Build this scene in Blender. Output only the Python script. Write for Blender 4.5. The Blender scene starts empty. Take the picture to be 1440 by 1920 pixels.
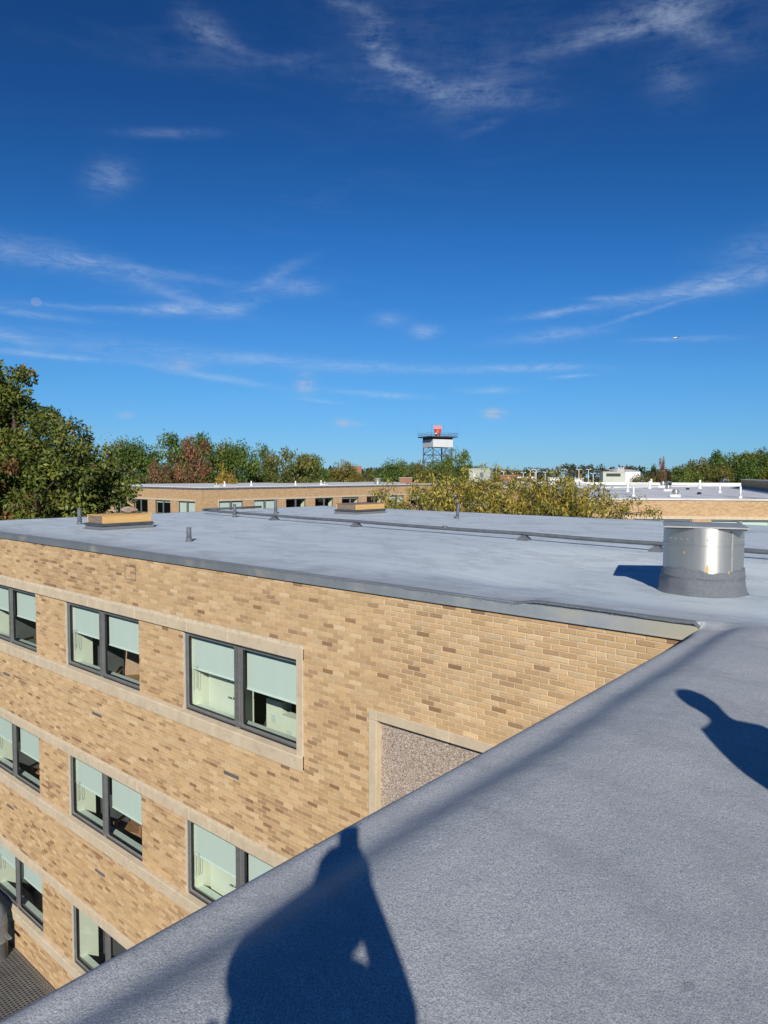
import bpy, math, random
import numpy as np
from mathutils import Vector, Matrix
R = math.radians
random.seed(7)
rng = np.random.default_rng(7)
scene = bpy.context.scene
col = scene.collection

# ------------------------------------------------------------------ camera
FPX, YAW, PITCH, ROLL = 1317.0, R(40.28), R(3.11), R(.19)
_F = np.array([-math.sin(YAW)*math.cos(PITCH), math.cos(YAW)*math.cos(PITCH), -math.sin(PITCH)])
_R0 = np.array([math.cos(YAW), math.sin(YAW), 0.0]); _U0 = np.cross(_R0, _F)
_R = math.cos(ROLL)*_R0 + math.sin(ROLL)*_U0
_U = -math.sin(ROLL)*_R0 + math.cos(ROLL)*_U0
cd = bpy.data.cameras.new('camera'); cam = bpy.data.objects.new('camera', cd); col.objects.link(cam)
cd.sensor_fit = 'VERTICAL'; cd.sensor_height = 24; cd.lens = 24*FPX/1920
cd.clip_start = .02; cd.clip_end = 6000
cam.matrix_world = Matrix(((_R[0], _U[0], -_F[0], 0), (_R[1], _U[1], -_F[1], 0), (_R[2], _U[2], -_F[2], 0), (0, 0, 0, 1)))
scene.camera = cam

def ray(px, py): return _R*(px-720)/FPX + _U*(960-py)/FPX + _F
def gz(px, py, z):                       # a point of the plan at height z
    r = ray(px, py); return r*z/r[2]
def gd(px, py, d): return ray(px, py)*d  # a point at distance d ahead

# ------------------------------------------------------------------ light
SUN = np.array([-0.6065, 0.6483, -0.4602])      # direction of travel of the light
sl = bpy.data.lights.new('sun', 'SUN'); so = bpy.data.objects.new('sun', sl); col.objects.link(so)
sl.energy = 5.0; sl.angle = R(.53); sl.color = (1.0, .94, .84)
so.rotation_euler = Vector(SUN).to_track_quat('-Z', 'Y').to_euler()
scene.view_settings.view_transform = 'Standard'; scene.view_settings.look = 'None'
scene.view_settings.exposure = 0; scene.view_settings.gamma = 1
scene.cycles.max_bounces = 6; scene.cycles.diffuse_bounces = 3; scene.cycles.glossy_bounces = 3; scene.cycles.transparent_max_bounces = 12; scene.cycles.caustics_reflective = False; scene.cycles.caustics_refractive = False

class NT:
    """small helper to write node trees"""
    def __init__(s, nt): s.nt = nt; s.n = nt.nodes; s.l = nt.links; s.n.clear()
    def node(s, t, **k):
        n = s.n.new(t)
        for a, b in k.items():
            if a == 'ins':
                for i, v in b.items():
                    if isinstance(v, bpy.types.NodeSocket): s.l.new(v, n.inputs[i])
                    else: n.inputs[i].default_value = v
            else: setattr(n, a, b)
        return n
    def math(s, op, a, b=None, c=None, clamp=False):
        n = s.n.new('ShaderNodeMath'); n.operation = op; n.use_clamp = clamp
        for i, v in enumerate((a, b, c)):
            if v is None: continue
            if isinstance(v, bpy.types.NodeSocket): s.l.new(v, n.inputs[i])
            else: n.inputs[i].default_value = v
        return n.outputs[0]
    def mix(s, f, a, b, blend='MIX'):
        n = s.n.new('ShaderNodeMix'); n.data_type = 'RGBA'; n.blend_type = blend; n.clamp_factor = True
        for i, v in ((0, f), (6, a), (7, b)):
            if isinstance(v, bpy.types.NodeSocket): s.l.new(v, n.inputs[i])
            elif i == 0: n.inputs[0].default_value = v
            else: n.inputs[i].default_value = (*v, 1) if len(v) == 3 else v
        return n.outputs[2]
    def ramp(s, f, stops):
        n = s.n.new('ShaderNodeValToRGB'); e = n.color_ramp.elements
        while len(e) < len(stops): e.new(.5)
        for i, (p, c) in enumerate(stops):
            e[i].position = p; c = (c, c, c) if not hasattr(c, '__len__') else c; e[i].color = (*c, 1)
        s.l.new(f, n.inputs[0]); return n.outputs[0]
    def noise(s, vec, scale, detail=3, rough=.55, dist=0.0):
        n = s.node('ShaderNodeTexNoise', ins={'Vector': vec, 'Scale': scale, 'Detail': detail, 'Roughness': rough, 'Distortion': dist})
        return n.outputs[0]
    def mapping(s, vec, scale=(1, 1, 1), rot=(0, 0, 0), loc=(0, 0, 0)):
        return s.node('ShaderNodeMapping', ins={'Vector': vec, 'Scale': scale, 'Rotation': rot, 'Location': loc}).outputs[0]

def make_world():
    w = bpy.data.worlds.new('World'); scene.world = w; w.use_nodes = True
    t = NT(w.node_tree)
    out = t.node('ShaderNodeOutputWorld'); bg = t.node('ShaderNodeBackground')
    sky = t.node('ShaderNodeTexSky'); sky.sky_type = 'NISHITA'; sky.sun_disc = False
    sky.sun_elevation = R(27.4); sky.sun_rotation = R(136.9); sky.altitude = 200
    sky.air_density = 1.0; sky.dust_density = 0.0; sky.ozone_density = 8.0
    # one grade for the whole sky: the camera's deep, contrasty blue
    lo = t.mix(1, sky.outputs[0], (.1, .1, .1), 'MULTIPLY')
    cu = t.node('ShaderNodeRGBCurve', ins={'Color': lo}); mp = cu.mapping; mp.use_clip = False; mp.extend = 'EXTRAPOLATED'
    for ci, pts in enumerate((((0, 0), (.057, .0085), (.118, .031), (.188, .074), (.229, .098), (.421, .182), (.583, .242), (1, .40)),
                              ((0, 0), (.136, .056), (.196, .102), (.278, .185), (.418, .305), (.483, .362), (.727, .500), (1, .62)),
                              ((0, 0), (.322, .205), (.45, .345), (.602, .555), (.80, .745), (1, .90)))):
        c = mp.curves[ci]
        while len(c.points) < len(pts): c.points.new(.5, .5)
        for k, p_ in enumerate(pts): c.points[k].location = p_; c.points[k].handle_type = 'AUTO_CLAMPED'
    mp.update()
    gm = t.node('ShaderNodeMix', data_type='RGBA', blend_type='MULTIPLY'); gm.inputs[0].default_value = 1; t.l.new(cu.outputs[0], gm.inputs[6]); gm.inputs[7].default_value = (10, 10, 10, 1); gm.clamp_result = False
    w.cycles.sampling_method = 'MANUAL'; w.cycles.sample_map_resolution = 256
    tc = t.node('ShaderNodeTexCoord').outputs['Generated']
    sp = t.node('ShaderNodeSeparateXYZ', ins={0: tc})
    az = t.math('ARCTAN2', sp.outputs[0], sp.outputs[1])         # radians, clockwise from +Y
    el = t.math('ARCSINE', sp.outputs[2])
    cv = t.node('ShaderNodeCombineXYZ', ins={0: az, 1: el, 2: 0.0}).outputs[0]
    # warp the sky coordinates so that wisps fray
    nz = t.node('ShaderNodeTexNoise', ins={'Vector': t.mapping(cv, (7, 22, 1)), 'Scale': 1.0, 'Detail': 6.0, 'Roughness': .62})
    sub = t.node('ShaderNodeVectorMath', operation='SUBTRACT', ins={0: nz.outputs[1], 1: (.5, .5, .5)})
    # high cirrus everywhere: streaked noise, thin
    st = t.noise(t.mapping(cv, (5.5, 30, 1), (0, 0, R(-4))), 1.0, 7, .62, .8)
    big = t.noise(t.mapping(cv, (2.2, 5.0, 1), loc=(3.1, 1.7, 0)), 1.0, 3, .5)
    fine = t.noise(t.mapping(cv, (26, 95, 1), (0, 0, R(-6))), 1.0, 6, .7, 1.2)
    fine2 = t.math('MULTIPLY_ADD', t.noise(t.mapping(cv, (16, 75, 1), (0, 0, R(28))), 1.0, 8, .72, .25), .6, t.math('MULTIPLY', t.noise(t.mapping(cv, (30, 34, 1)), 1.0, 8, .7), .4))
    gen = t.math('MULTIPLY', t.ramp(st, [(.50, 0), (.80, 1)]), t.ramp(big, [(.46, 0), (.70, 1)]))
    gen = t.math('MULTIPLY', gen, .08)
    total = gen
    # single wisps: px, py, half length, half height (px), tilt (deg, + = rising to the right), strength, puff
    W = [(690, 50, 95, 13, -50, .26, 0), (750, 125, 62, 11, -36, .50, 0), (850, 178, 95, 12, -8, .52, 0), (905, 170, 80, 26, 16, .22, 0), (840, 90, 150, 60, -10, .10, 0),
         (1225, 26, 80, 16, 4, .60, 0), (1290, 40, 40, 13, -38, .50, 0), (1140, 70, 70, 8, 5, .30, 0), (1255, 155, 30, 20, -35, .24, 0), (1400, 70, 80, 40, 10, .10, 0),
         (385, 55, 30, 16, -20, .40, 0), (410, 75, 34, 7, -18, .26, 0), (430, 118, 160, 12, 3, .12, 0), (540, 112, 40, 7, 8, .18, 0), (315, 250, 56, 6, 7, .34, 0), (205, 335, 28, 20, 25, .52, 0), (910, 238, 30, 5, 14, .18, 0),
         (80, 478, 140, 18, -8, .30, 0), (250, 505, 120, 7, -5, .28, 0), (510, 520, 60, 9, 24, .30, 0), (555, 540, 44, 14, 3, .34, 0), (350, 560, 75, 9, -14, .36, 0), (320, 580, 48, 9, 4, .52, 0),
         (440, 578, 40, 10, 20, .36, 0), (190, 578, 100, 5, 2, .28, 0), (40, 585, 65, 5, -3, .36, 0), (15, 630, 40, 9, -15, .34, 0), (70, 664, 95, 4, -2, .46, 0), (250, 655, 210, 16, -2, .22, 0),
         (390, 705, 100, 6, -8, .46, 0), (470, 672, 80, 9, 0, .28, 0), (640, 685, 100, 9, 0, .34, 0), (700, 738, 80, 5, -4, .42, 0), (600, 752, 40, 3, -6, .28, 0),
         (795, 620, 22, 10, 0, .52, 0), (730, 600, 28, 11, 0, .30, 0), (1045, 587, 62, 5, 6, .48, 0), (1030, 628, 75, 9, 4, .38, 0), (1140, 561, 34, 4, -3, .40, 0), (1280, 545, 90, 10, 7, .44, 0),
         (1390, 520, 80, 15, 8, .30, 0), (1215, 582, 80, 3, 13, .32, 0), (1425, 460, 55, 18, 10, .22, 0), (1290, 636, 70, 4, -2, .30, 0),
         (1010, 690, 80, 6, -2, .46, 0), (840, 692, 140, 7, -1, .26, 0), (1070, 706, 36, 3, 2, .42, 0), (920, 731, 40, 6, 0, .48, 0),
         (572, 719, 16, 15, 35, .90, 1), (645, 792, 15, 7, 0, .62, 1), (665, 794, 18, 4, 0, .34, 1), (925, 776, 16, 8, 0, .95, 1), (335, 682, 30, 10, 0, .42, 1), (238, 780, 12, 6, 0, .36, 1),
         (68, 566, 7, 6, 0, .26, 2)]
    grey = None
    fr_ = (t.ramp(fine, [(.30, .10), (.72, 1)]), t.ramp(fine2, [(.38, .0), (.66, 1)]))
    for px, py, hl, hh, tilt, s_, kind in W:
        d = ray(px, py); d = d/np.linalg.norm(d)
        a0, e0 = math.atan2(d[0], d[1]), math.asin(d[2])
        k = (1-.0) * (FPX / (1 + ((px-720)**2 + (py-960)**2)/FPX**2)**.5)      # px per radian, roughly
        ca = math.cos(e0)
        lx, ly = hl/k/ca, hh/k
        amp = (1.9 if py < 400 else 1.6, 1.5, 0)[kind]
        wob = t.node('ShaderNodeVectorMath', operation='MULTIPLY_ADD',
                     ins={0: sub.outputs[0], 1: (lx*amp*.9, max(ly*amp, .0), 0), 2: cv}).outputs[0]
        wob = t.node('ShaderNodeVectorMath', operation='SUBTRACT', ins={0: wob, 1: (a0, e0, 0)}).outputs[0]
        th = R(-tilt)
        m = t.mapping(wob, (1/lx, 1/ly, 1))
        if tilt:
            # rotate in true angular units before scaling
            m = t.mapping(t.mapping(wob, (ca, 1, 1), (0, 0, th)), (1/(lx*ca), 1/ly, 1))
        q = t.node('ShaderNodeVectorMath', operation='DOT_PRODUCT', ins={0: m, 1: m}).outputs['Value']
        g = t.math('POWER', 2.718, t.math('MULTIPLY', q, -1.0 if kind < 2 else -1.0))
        if kind == 2: g = t.math('LESS_THAN', q, 1.0)
        if kind == 0:
            g = t.math('MULTIPLY', g, s_*(1.2 if py > 400 else .78))
            total = t.math('ADD', total, t.math('MULTIPLY', g, fr_[0] if py > 400 else fr_[1]))
        else:
            g = t.math('MULTIPLY', g, s_ if kind == 2 else t.math('MULTIPLY', fr_[1], s_*1.9))
            grey = g if grey is None else t.math('MAXIMUM', grey, g)
    total = t.math('MINIMUM', t.math('MULTIPLY', total, 1.0), .85)
    c = t.mix(t.math('MULTIPLY', total, .72), gm.outputs[2], (5.6, 6.7, 8.3))
    c = t.mix(t.math('MULTIPLY', grey, .72), c, (5.0, 5.3, 6.0))
    t.l.new(c, bg.inputs[0]); bg.inputs[1].default_value = .10
    t.l.new(bg.outputs[0], out.inputs[0])
make_world()

# ------------------------------------------------------------------ materials
MATS = {}
def material(name, base=(.5, .5, .5), rough=.6, metal=0.0, var=.12, vscale=6.0, bump=0.0, bscale=60.0, spec=.5, stretch=(1, 1, 1), dark=None, build=None):
    m = bpy.data.materials.new(name); m.use_nodes = True; t = NT(m.node_tree)
    o = t.node('ShaderNodeOutputMaterial'); p = t.node('ShaderNodeBsdfPrincipled')
    t.l.new(p.outputs[0], o.inputs[0])
    p.inputs['Roughness'].default_value = rough; p.inputs['Metallic'].default_value = metal
    p.inputs['Specular IOR Level'].default_value = spec
    pos = t.node('ShaderNodeNewGeometry').outputs['Position']
    t.p = p; t.pos = pos; t.o = o
    if build: build(t)
    else:
        v = t.mapping(pos, stretch)
        f = t.noise(v, vscale, 5, .6)
        d = dark or tuple(c*(1-var*2) for c in base)
        hi = tuple(min(1, c*(1+var)) for c in base)
        t.l.new(t.mix(t.ramp(f, [(.28, 0), (.72, 1)]), d, hi), p.inputs['Base Color'])
        if bump:
            b = t.node('ShaderNodeBump', ins={'Height': t.noise(v, bscale, 4, .6), 'Strength': bump, 'Distance': .02})
            t.l.new(b.outputs[0], p.inputs['Normal'])
    MATS[name] = m; return m

def foam(t):
    p, pos = t.p, t.pos
    blot = t.noise(pos, .55, 4, .55); mid = t.noise(t.mapping(pos, (1, .45, 1)), 1.7, 5, .6); streak = t.noise(t.mapping(pos, (.35, 2.6, 1), (0, 0, R(12))), 1.0, 5, .6)
    fine = t.noise(pos, 170, 2, .7); gr = t.noise(pos, 250, 1, .5)
    c = t.mix(t.ramp(blot, [(.3, 0), (.7, 1)]), (.378, .402, .418), (.432, .454, .464))
    c = t.mix(t.ramp(mid, [(.35, 0), (.75, .5)]), c, (.290, .318, .345))
    # wing made paler by position: grazing sky sheen put into the coat colour
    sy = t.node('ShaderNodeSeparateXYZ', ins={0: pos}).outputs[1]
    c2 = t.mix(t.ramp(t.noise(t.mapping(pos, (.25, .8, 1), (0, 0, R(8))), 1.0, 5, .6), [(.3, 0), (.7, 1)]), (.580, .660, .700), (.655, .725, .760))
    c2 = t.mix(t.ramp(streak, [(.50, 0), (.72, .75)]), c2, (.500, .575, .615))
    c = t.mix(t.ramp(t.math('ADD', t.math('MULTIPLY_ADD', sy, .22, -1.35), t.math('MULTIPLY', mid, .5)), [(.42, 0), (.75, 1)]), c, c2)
    c = t.mix(t.ramp(fine, [(.32, 0), (.68, 1)]), t.mix(1, c, (.50, .51, .55), 'MULTIPLY'), t.mix(1, c, (1.34, 1.33, 1.30), 'MULTIPLY'))
    c = t.mix(t.ramp(gr, [(.58, 0), (.72, .6)]), c, (.70, .74, .78))
    # tide marks of dried ponding and faint scuffs
    rim = t.math('ABSOLUTE', t.math('SUBTRACT', t.noise(t.mapping(pos, (.5, .9, 1), loc=(4, 2, 0)), .8, 6, .62), .5))
    c = t.mix(t.ramp(rim, [(.0, .30), (.012, .18), (.05, 0)]), c, (.20, .215, .235))
    scuff = t.noise(t.mapping(pos, (9, 1.4, 1), (0, 0, R(38))), 1.0, 6, .7)
    c = t.mix(t.ramp(scuff, [(.66, 0), (.76, .35)]), c, (.24, .255, .275))
    dirt = t.noise(t.mapping(pos, (.8, .8, 1), loc=(9, 1, 0)), .9, 6, .68)
    c = t.mix(t.ramp(dirt, [(.54, 0), (.76, .30)]), c, (.26, .275, .29))
    spots = t.noise(pos, 7.5, 2, .5)
    c = t.mix(t.ramp(spots, [(.76, 0), (.80, .4)]), c, (.13, .145, .17))
    t.l.new(c, p.inputs['Base Color'])
    p.inputs['Roughness'].default_value = .62; p.inputs['Specular IOR Level'].default_value = .45
    h = t.math('ADD', t.math('MULTIPLY', fine, .8), t.math('MULTIPLY', t.noise(pos, 60, 3, .6), 1.2))
    b = t.node('ShaderNodeBump', ins={'Height': h, 'Strength': .5, 'Distance': .004})
    b2 = t.node('ShaderNodeBump', ins={'Height': t.noise(pos, 9, 3, .5), 'Strength': .35, 'Distance': .012, 'Normal': b.outputs[0]})
    t.l.new(b2.outputs[0], p.inputs['Normal'])
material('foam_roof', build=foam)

def brickmat(t):
    p, pos = t.p, t.pos
    a = t.node('ShaderNodeAttribute', attribute_name='tint').outputs['Color']
    oc = t.node('ShaderNodeObjectInfo').outputs['Color']
    c = t.mix(1, a, oc, 'ADD')
    n1 = t.noise(pos, 95, 3, .7); n2 = t.noise(pos, 1.1, 4, .6)
    c = t.mix(t.ramp(n1, [(.32, 0), (.7, 1)]), t.mix(1, c, (.80, .78, .74), 'MULTIPLY'), t.mix(1, c, (1.12, 1.12, 1.11), 'MULTIPLY'))
    c = t.mix(t.ramp(n2, [(.42, 0), (.75, .5)]), c, t.mix(1, c, (.86, .83, .80), 'MULTIPLY'))
    sp = t.noise(pos, 240, 1, .5)
    c = t.mix(t.ramp(sp, [(.70, 0), (.78, .4)]), c, (.16, .10, .06))
    t.l.new(c, p.inputs['Base Color']); p.inputs['Roughness'].default_value = .85; p.inputs['Specular IOR Level'].default_value = .25
    b = t.node('ShaderNodeBump', ins={'Height': t.noise(pos, 140, 3, .7), 'Strength': .45, 'Distance': .003})
    t.l.new(b.outputs[0], p.inputs['Normal'])
material('brick', build=brickmat)
material('mortar', (.64, .545, .40), .92, var=.12, vscale=14, bump=.3, bscale=120)

def far_brick(t):
    p, pos = t.p, t.pos
    g = t.node('ShaderNodeTexCoord').outputs['Object']
    # walls run along object x or y: use x+y as the running coordinate
    s = t.node('ShaderNodeSeparateXYZ', ins={0: g})
    u = t.math('ADD', s.outputs[0], s.outputs[1])
    v = t.node('ShaderNodeCombineXYZ', ins={0: u, 1: s.outputs[2], 2: 0.0}).outputs[0]
    b = t.node('ShaderNodeTexBrick', ins={'Vector': v, 'Scale': 1.0, 'Mortar Size': .006, 'Brick Width': .2125, 'Row Height': .0672, 'Bias': -.15,
                                          'Color1': (.60, .405, .225, 1), 'Color2': (.42, .255, .135, 1), 'Mortar': (.54, .43, .28, 1)})
    n = t.noise(t.mapping(v, (1.1, 5.5, 1)), 1.6, 5, .65)
    c = t.mix(t.ramp(n, [(.35, 0), (.7, .65)]), b.outputs[0], t.mix(1, b.outputs[0], (.80, .75, .70), 'MULTIPLY'))
    n2 = t.noise(t.mapping(v, (.3, 1.0, 1)), 1.0, 4, .6)
    c = t.mix(t.ramp(n2, [(.45, 0), (.75, .5)]), c, t.mix(1, c, (1.12, 1.10, 1.06), 'MULTIPLY'))
    t.l.new(c, p.inputs['Base Color']); p.inputs['Roughness'].default_value = .9; p.inputs['Specular IOR Level'].default_value = .2
material('far_brick', build=far_brick)

def stone(t):
    p, pos = t.p, t.pos
    n = t.noise(t.mapping(pos, (1, 1, .5)), 5, 6, .68); d = t.noise(t.mapping(pos, (2.2, 2.2, 6)), 2.2, 5, .7)
    c = t.mix(t.ramp(n, [(.3, 0), (.7, 1)]), (.52, .425, .30), (.66, .555, .40))
    c = t.mix(t.ramp(d, [(.56, 0), (.76, .6)]), c, (.30, .27, .235))
    t.l.new(c, p.inputs['Base Color']); p.inputs['Roughness'].default_value = .85; p.inputs['Specular IOR Level'].default_value = .25
    b = t.node('ShaderNodeBump', ins={'Height': t.noise(pos, 70, 4, .7), 'Strength': .35, 'Distance': .004}); t.l.new(b.outputs[0], p.inputs['Normal'])
material('limestone', build=stone)

def aggregate(t):
    p, pos = t.p, t.pos
    v = t.node('ShaderNodeTexVoronoi', ins={'Vector': pos, 'Scale': 95.0, 'Randomness': 1.0})
    h = t.node('ShaderNodeSeparateColor', ins={0: v.outputs['Color']})
    c = t.ramp(h.outputs[0], [(0, (.17, .125, .095)), (.25, (.30, .235, .185)), (.5, (.43, .35, .285)), (.8, (.52, .43, .36)), (1, (.78, .70, .61))])
    t.l.new(c, p.inputs['Base Color']); p.inputs['Roughness'].default_value = .8
    b = t.node('ShaderNodeBump', ins={'Height': v.outputs['Distance'], 'Strength': .6, 'Distance': .006}); b.invert = True
    t.l.new(b.outputs[0], p.inputs['Normal'])
material('aggregate', build=aggregate)

def fascia(t):
    p, pos = t.p, t.pos
    n = t.noise(t.mapping(pos, (1, 1, 1)), 2.2, 5, .6); y = t.noise(pos, 1.1, 4, .6)
    c = t.mix(t.ramp(n, [(.3, 0), (.7, 1)]), (.165, .190, .215), (.225, .245, .265))
    s = t.node('ShaderNodeSeparateXYZ', ins={0: pos})
    near = t.ramp(t.math('MULTIPLY_ADD', s.outputs[0], .09, .98), [(.2, 0), (.7, 1)])   # sections by the corner are unpainted metal
    c = t.mix(near, c, t.mix(t.ramp(n, [(.35, 0), (.65, 1)]), (.30, .34, .375), (.40, .43, .45)))
    tip = t.ramp(t.math('ADD', t.math('MULTIPLY_ADD', s.outputs[0], .35, 1.25), t.math('MULTIPLY', y, .45)), [(.45, 0), (.8, 1)])
    c = t.mix(tip, c, (.50, .47, .36))
    c = t.mix(t.ramp(y, [(.56, 0), (.68, .45)]), c, (.47, .44, .33))
    t.l.new(c, p.inputs['Base Color']); p.inputs['Roughness'].default_value = .5; p.inputs['Metallic'].default_value = .15
material('fascia_metal', build=fascia)

def galv(t):
    p, pos = t.p, t.pos
    n = t.noise(t.mapping(pos, (6, 6, .6)), 3, 5, .6)
    t.l.new(t.mix(n, (.50, .485, .44), (.64, .62, .565)), p.inputs['Base Color']); p.inputs['Metallic'].default_value = .80
    t.l.new(t.ramp(n, [(.2, .42), (.8, .56)]), p.inputs['Roughness'])
    p.inputs['Anisotropic'].default_value = .85; p.inputs['Anisotropic Rotation'].default_value = .25
    tg = t.node('ShaderNodeTangent', direction_type='RADIAL', axis='Z'); t.l.new(tg.outputs[0], p.inputs['Tangent'])
material('galvanised', build=galv)
material('duct_zinc', (.22, .23, .24), .35, .45, var=.12, vscale=5)
material('lid_metal', (.40, .40, .37), .5, .35, var=.1, vscale=5)
material('coating', (.20, .218, .24), .45, var=.3, vscale=110, bump=1.0, bscale=80)
material('pipe_grey', (.125, .135, .155), .6, var=.15, vscale=6)
material('timber', (.66, .40, .15), .7, var=.10, vscale=3, stretch=(6, .7, 12))
material('old_timber', (.25, .19, .14), .85, var=.25, vscale=4, stretch=(1, 6, 12), bump=.3, bscale=20)
material('flashing', (.075, .08, .09), .5, var=.2, vscale=6)
material('frame_metal', (.27, .272, .275), .40, .5, var=.12, vscale=3, stretch=(1, 1, 6))
material('frame_light', (.50, .52, .52), .32, .75, var=.1, vscale=3)
material('gasket', (.015, .016, .018), .5, var=.1)
material('caulk', (.55, .52, .45), .8, var=.08)
material('blind', (.66, .735, .695), .8, var=.012, vscale=1.2)
material('blind_bar', (.80, .88, .82), .5, var=.02)
material('inner_white', (.74, .77, .64), .75, var=.03, vscale=2)
material('inner_sill', (.62, .70, .64), .5, var=.05, vscale=3)
material('room_dark', (.10, .105, .11), .85, var=.2, vscale=1.2)
material('carpet', (.12, .10, .09), .95, var=.2, vscale=20)
material('wood_furniture', (.36, .19, .10), .5, var=.2, vscale=6, stretch=(1, 6, 6))
material('wood_dark', (.16, .085, .05), .5, var=.2, vscale=6)
material('chrome', (.6, .6, .58), .25, .95, var=.05)
material('white_paint', (.76, .76, .74), .55, var=.06, vscale=4)
material('white_dirty', (.66, .66, .64), .65, var=.12, vscale=.8)
material('far_roof', (.40, .405, .41), .8, var=.10, vscale=.14, stretch=(1, 1, 1))
def stained(t):
    p, pos = t.p, t.pos
    v = t.mapping(pos, (1, 1, 1), (0, 0, R(-34)))
    n = t.noise(t.mapping(v, (.14, .10, 1)), 1.0, 4, .6); s = t.noise(t.mapping(v, (.35, .07, 1)), 1.0, 5, .65, 1.5)
    c = t.mix(t.ramp(n, [(.3, 0), (.7, 1)]), (.60, .61, .62), (.72, .725, .73))
    c = t.mix(t.ramp(s, [(.52, 0), (.66, .75)]), c, (.27, .25, .25))
    t.l.new(c, p.inputs['Base Color']); p.inputs['Roughness'].default_value = .75
material('stained_roof', build=stained)
material('unit_green', (.42, .45, .37), .6, var=.06, vscale=.6)
material('unit_dark', (.02, .02, .022), .6, var=.1)
material('unit_grey', (.22, .23, .25), .5, .4, var=.2, vscale=3)
material('tower_white', (.62, .64, .63), .6, var=.05, vscale=.5)
material('tower_steel', (.18, .21, .24), .5, .3, var=.1)
material('tower_dark', (.07, .08, .095), .6, var=.1)
material('radar_red', (.62, .065, .022), .5, var=.1, vscale=1)
material('radar_pink', (.72, .22, .16), .55, var=.08, vscale=1)
material('red_brick', (.34, .17, .11), .9, var=.1, vscale=.2)
material('grass_ground', (.07, .085, .03), .95, var=.3, vscale=.06)
material('asphalt', (.05, .05, .052), .9, var=.2, vscale=.3)
material('bark', (.085, .068, .055), .9, var=.3, vscale=3, bump=.5, bscale=14)
material('pale_bark', (.20, .175, .15), .9, var=.2, vscale=3)
material('rock', (.36, .28, .22), .9, var=.25, vscale=9, bump=.6, bscale=20)
material('red_plastic', (.5, .03, .02), .5)
material('lilac', (.45, .36, .48), .6)
material('jacket', (.05, .055, .07), .85, var=.2, vscale=9, bump=.4, bscale=30)
material('trousers', (.03, .035, .05), .9, var=.2, vscale=9)
material('skin', (.46, .28, .20), .55, var=.06, vscale=14)
material('black_plastic', (.015, .015, .017), .35)
material('hi_vis', (.45, .50, .04), .7, var=.08, vscale=8)

def glassmat():
    m = bpy.data.materials.new('glass'); m.use_nodes = True; t = NT(m.node_tree)
    o = t.node('ShaderNodeOutputMaterial'); tr = t.node('ShaderNodeBsdfTransparent', ins={0: (.90, .955, .925, 1)})
    gl = t.node('ShaderNodeBsdfGlossy', ins={'Color': (.9, .95, 1, 1), 'Roughness': .01})
    lw = t.node('ShaderNodeLayerWeight', ins={'Blend': .5})
    fr = t.math('MULTIPLY_ADD', t.math('POWER', lw.outputs['Facing'], 5.0), .92, .055)
    mx = t.node('ShaderNodeMixShader', ins={0: fr, 1: tr.outputs[0], 2: gl.outputs[0]})
    t.l.new(mx.outputs[0], o.inputs[0]); MATS['glass'] = m
glassmat()

def leafmat(name, trans=.28):
    m = bpy.data.materials.new(name); m.use_nodes = True; t = NT(m.node_tree)
    o = t.node('ShaderNodeOutputMaterial')
    a = t.node('ShaderNodeAttribute', attribute_name='tint').outputs['Color']
    oc = t.node('ShaderNodeObjectInfo').outputs['Color']
    c = t.mix(1, a, oc, 'MULTIPLY')
    p = t.node('ShaderNodeBsdfPrincipled', ins={'Base Color': c, 'Roughness': .5, 'Specular IOR Level': .35})
    tl = t.node('ShaderNodeBsdfTranslucent', ins={'Color': t.mix(1, c, (1.3, 1.25, .6), 'MULTIPLY')})
    mx = t.node('ShaderNodeMixShader', ins={0: trans, 1: p.outputs[0], 2: tl.outputs[0]})
    t.l.new(mx.outputs[0], o.inputs[0]); MATS[name] = m
leafmat('leaf')

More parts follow.
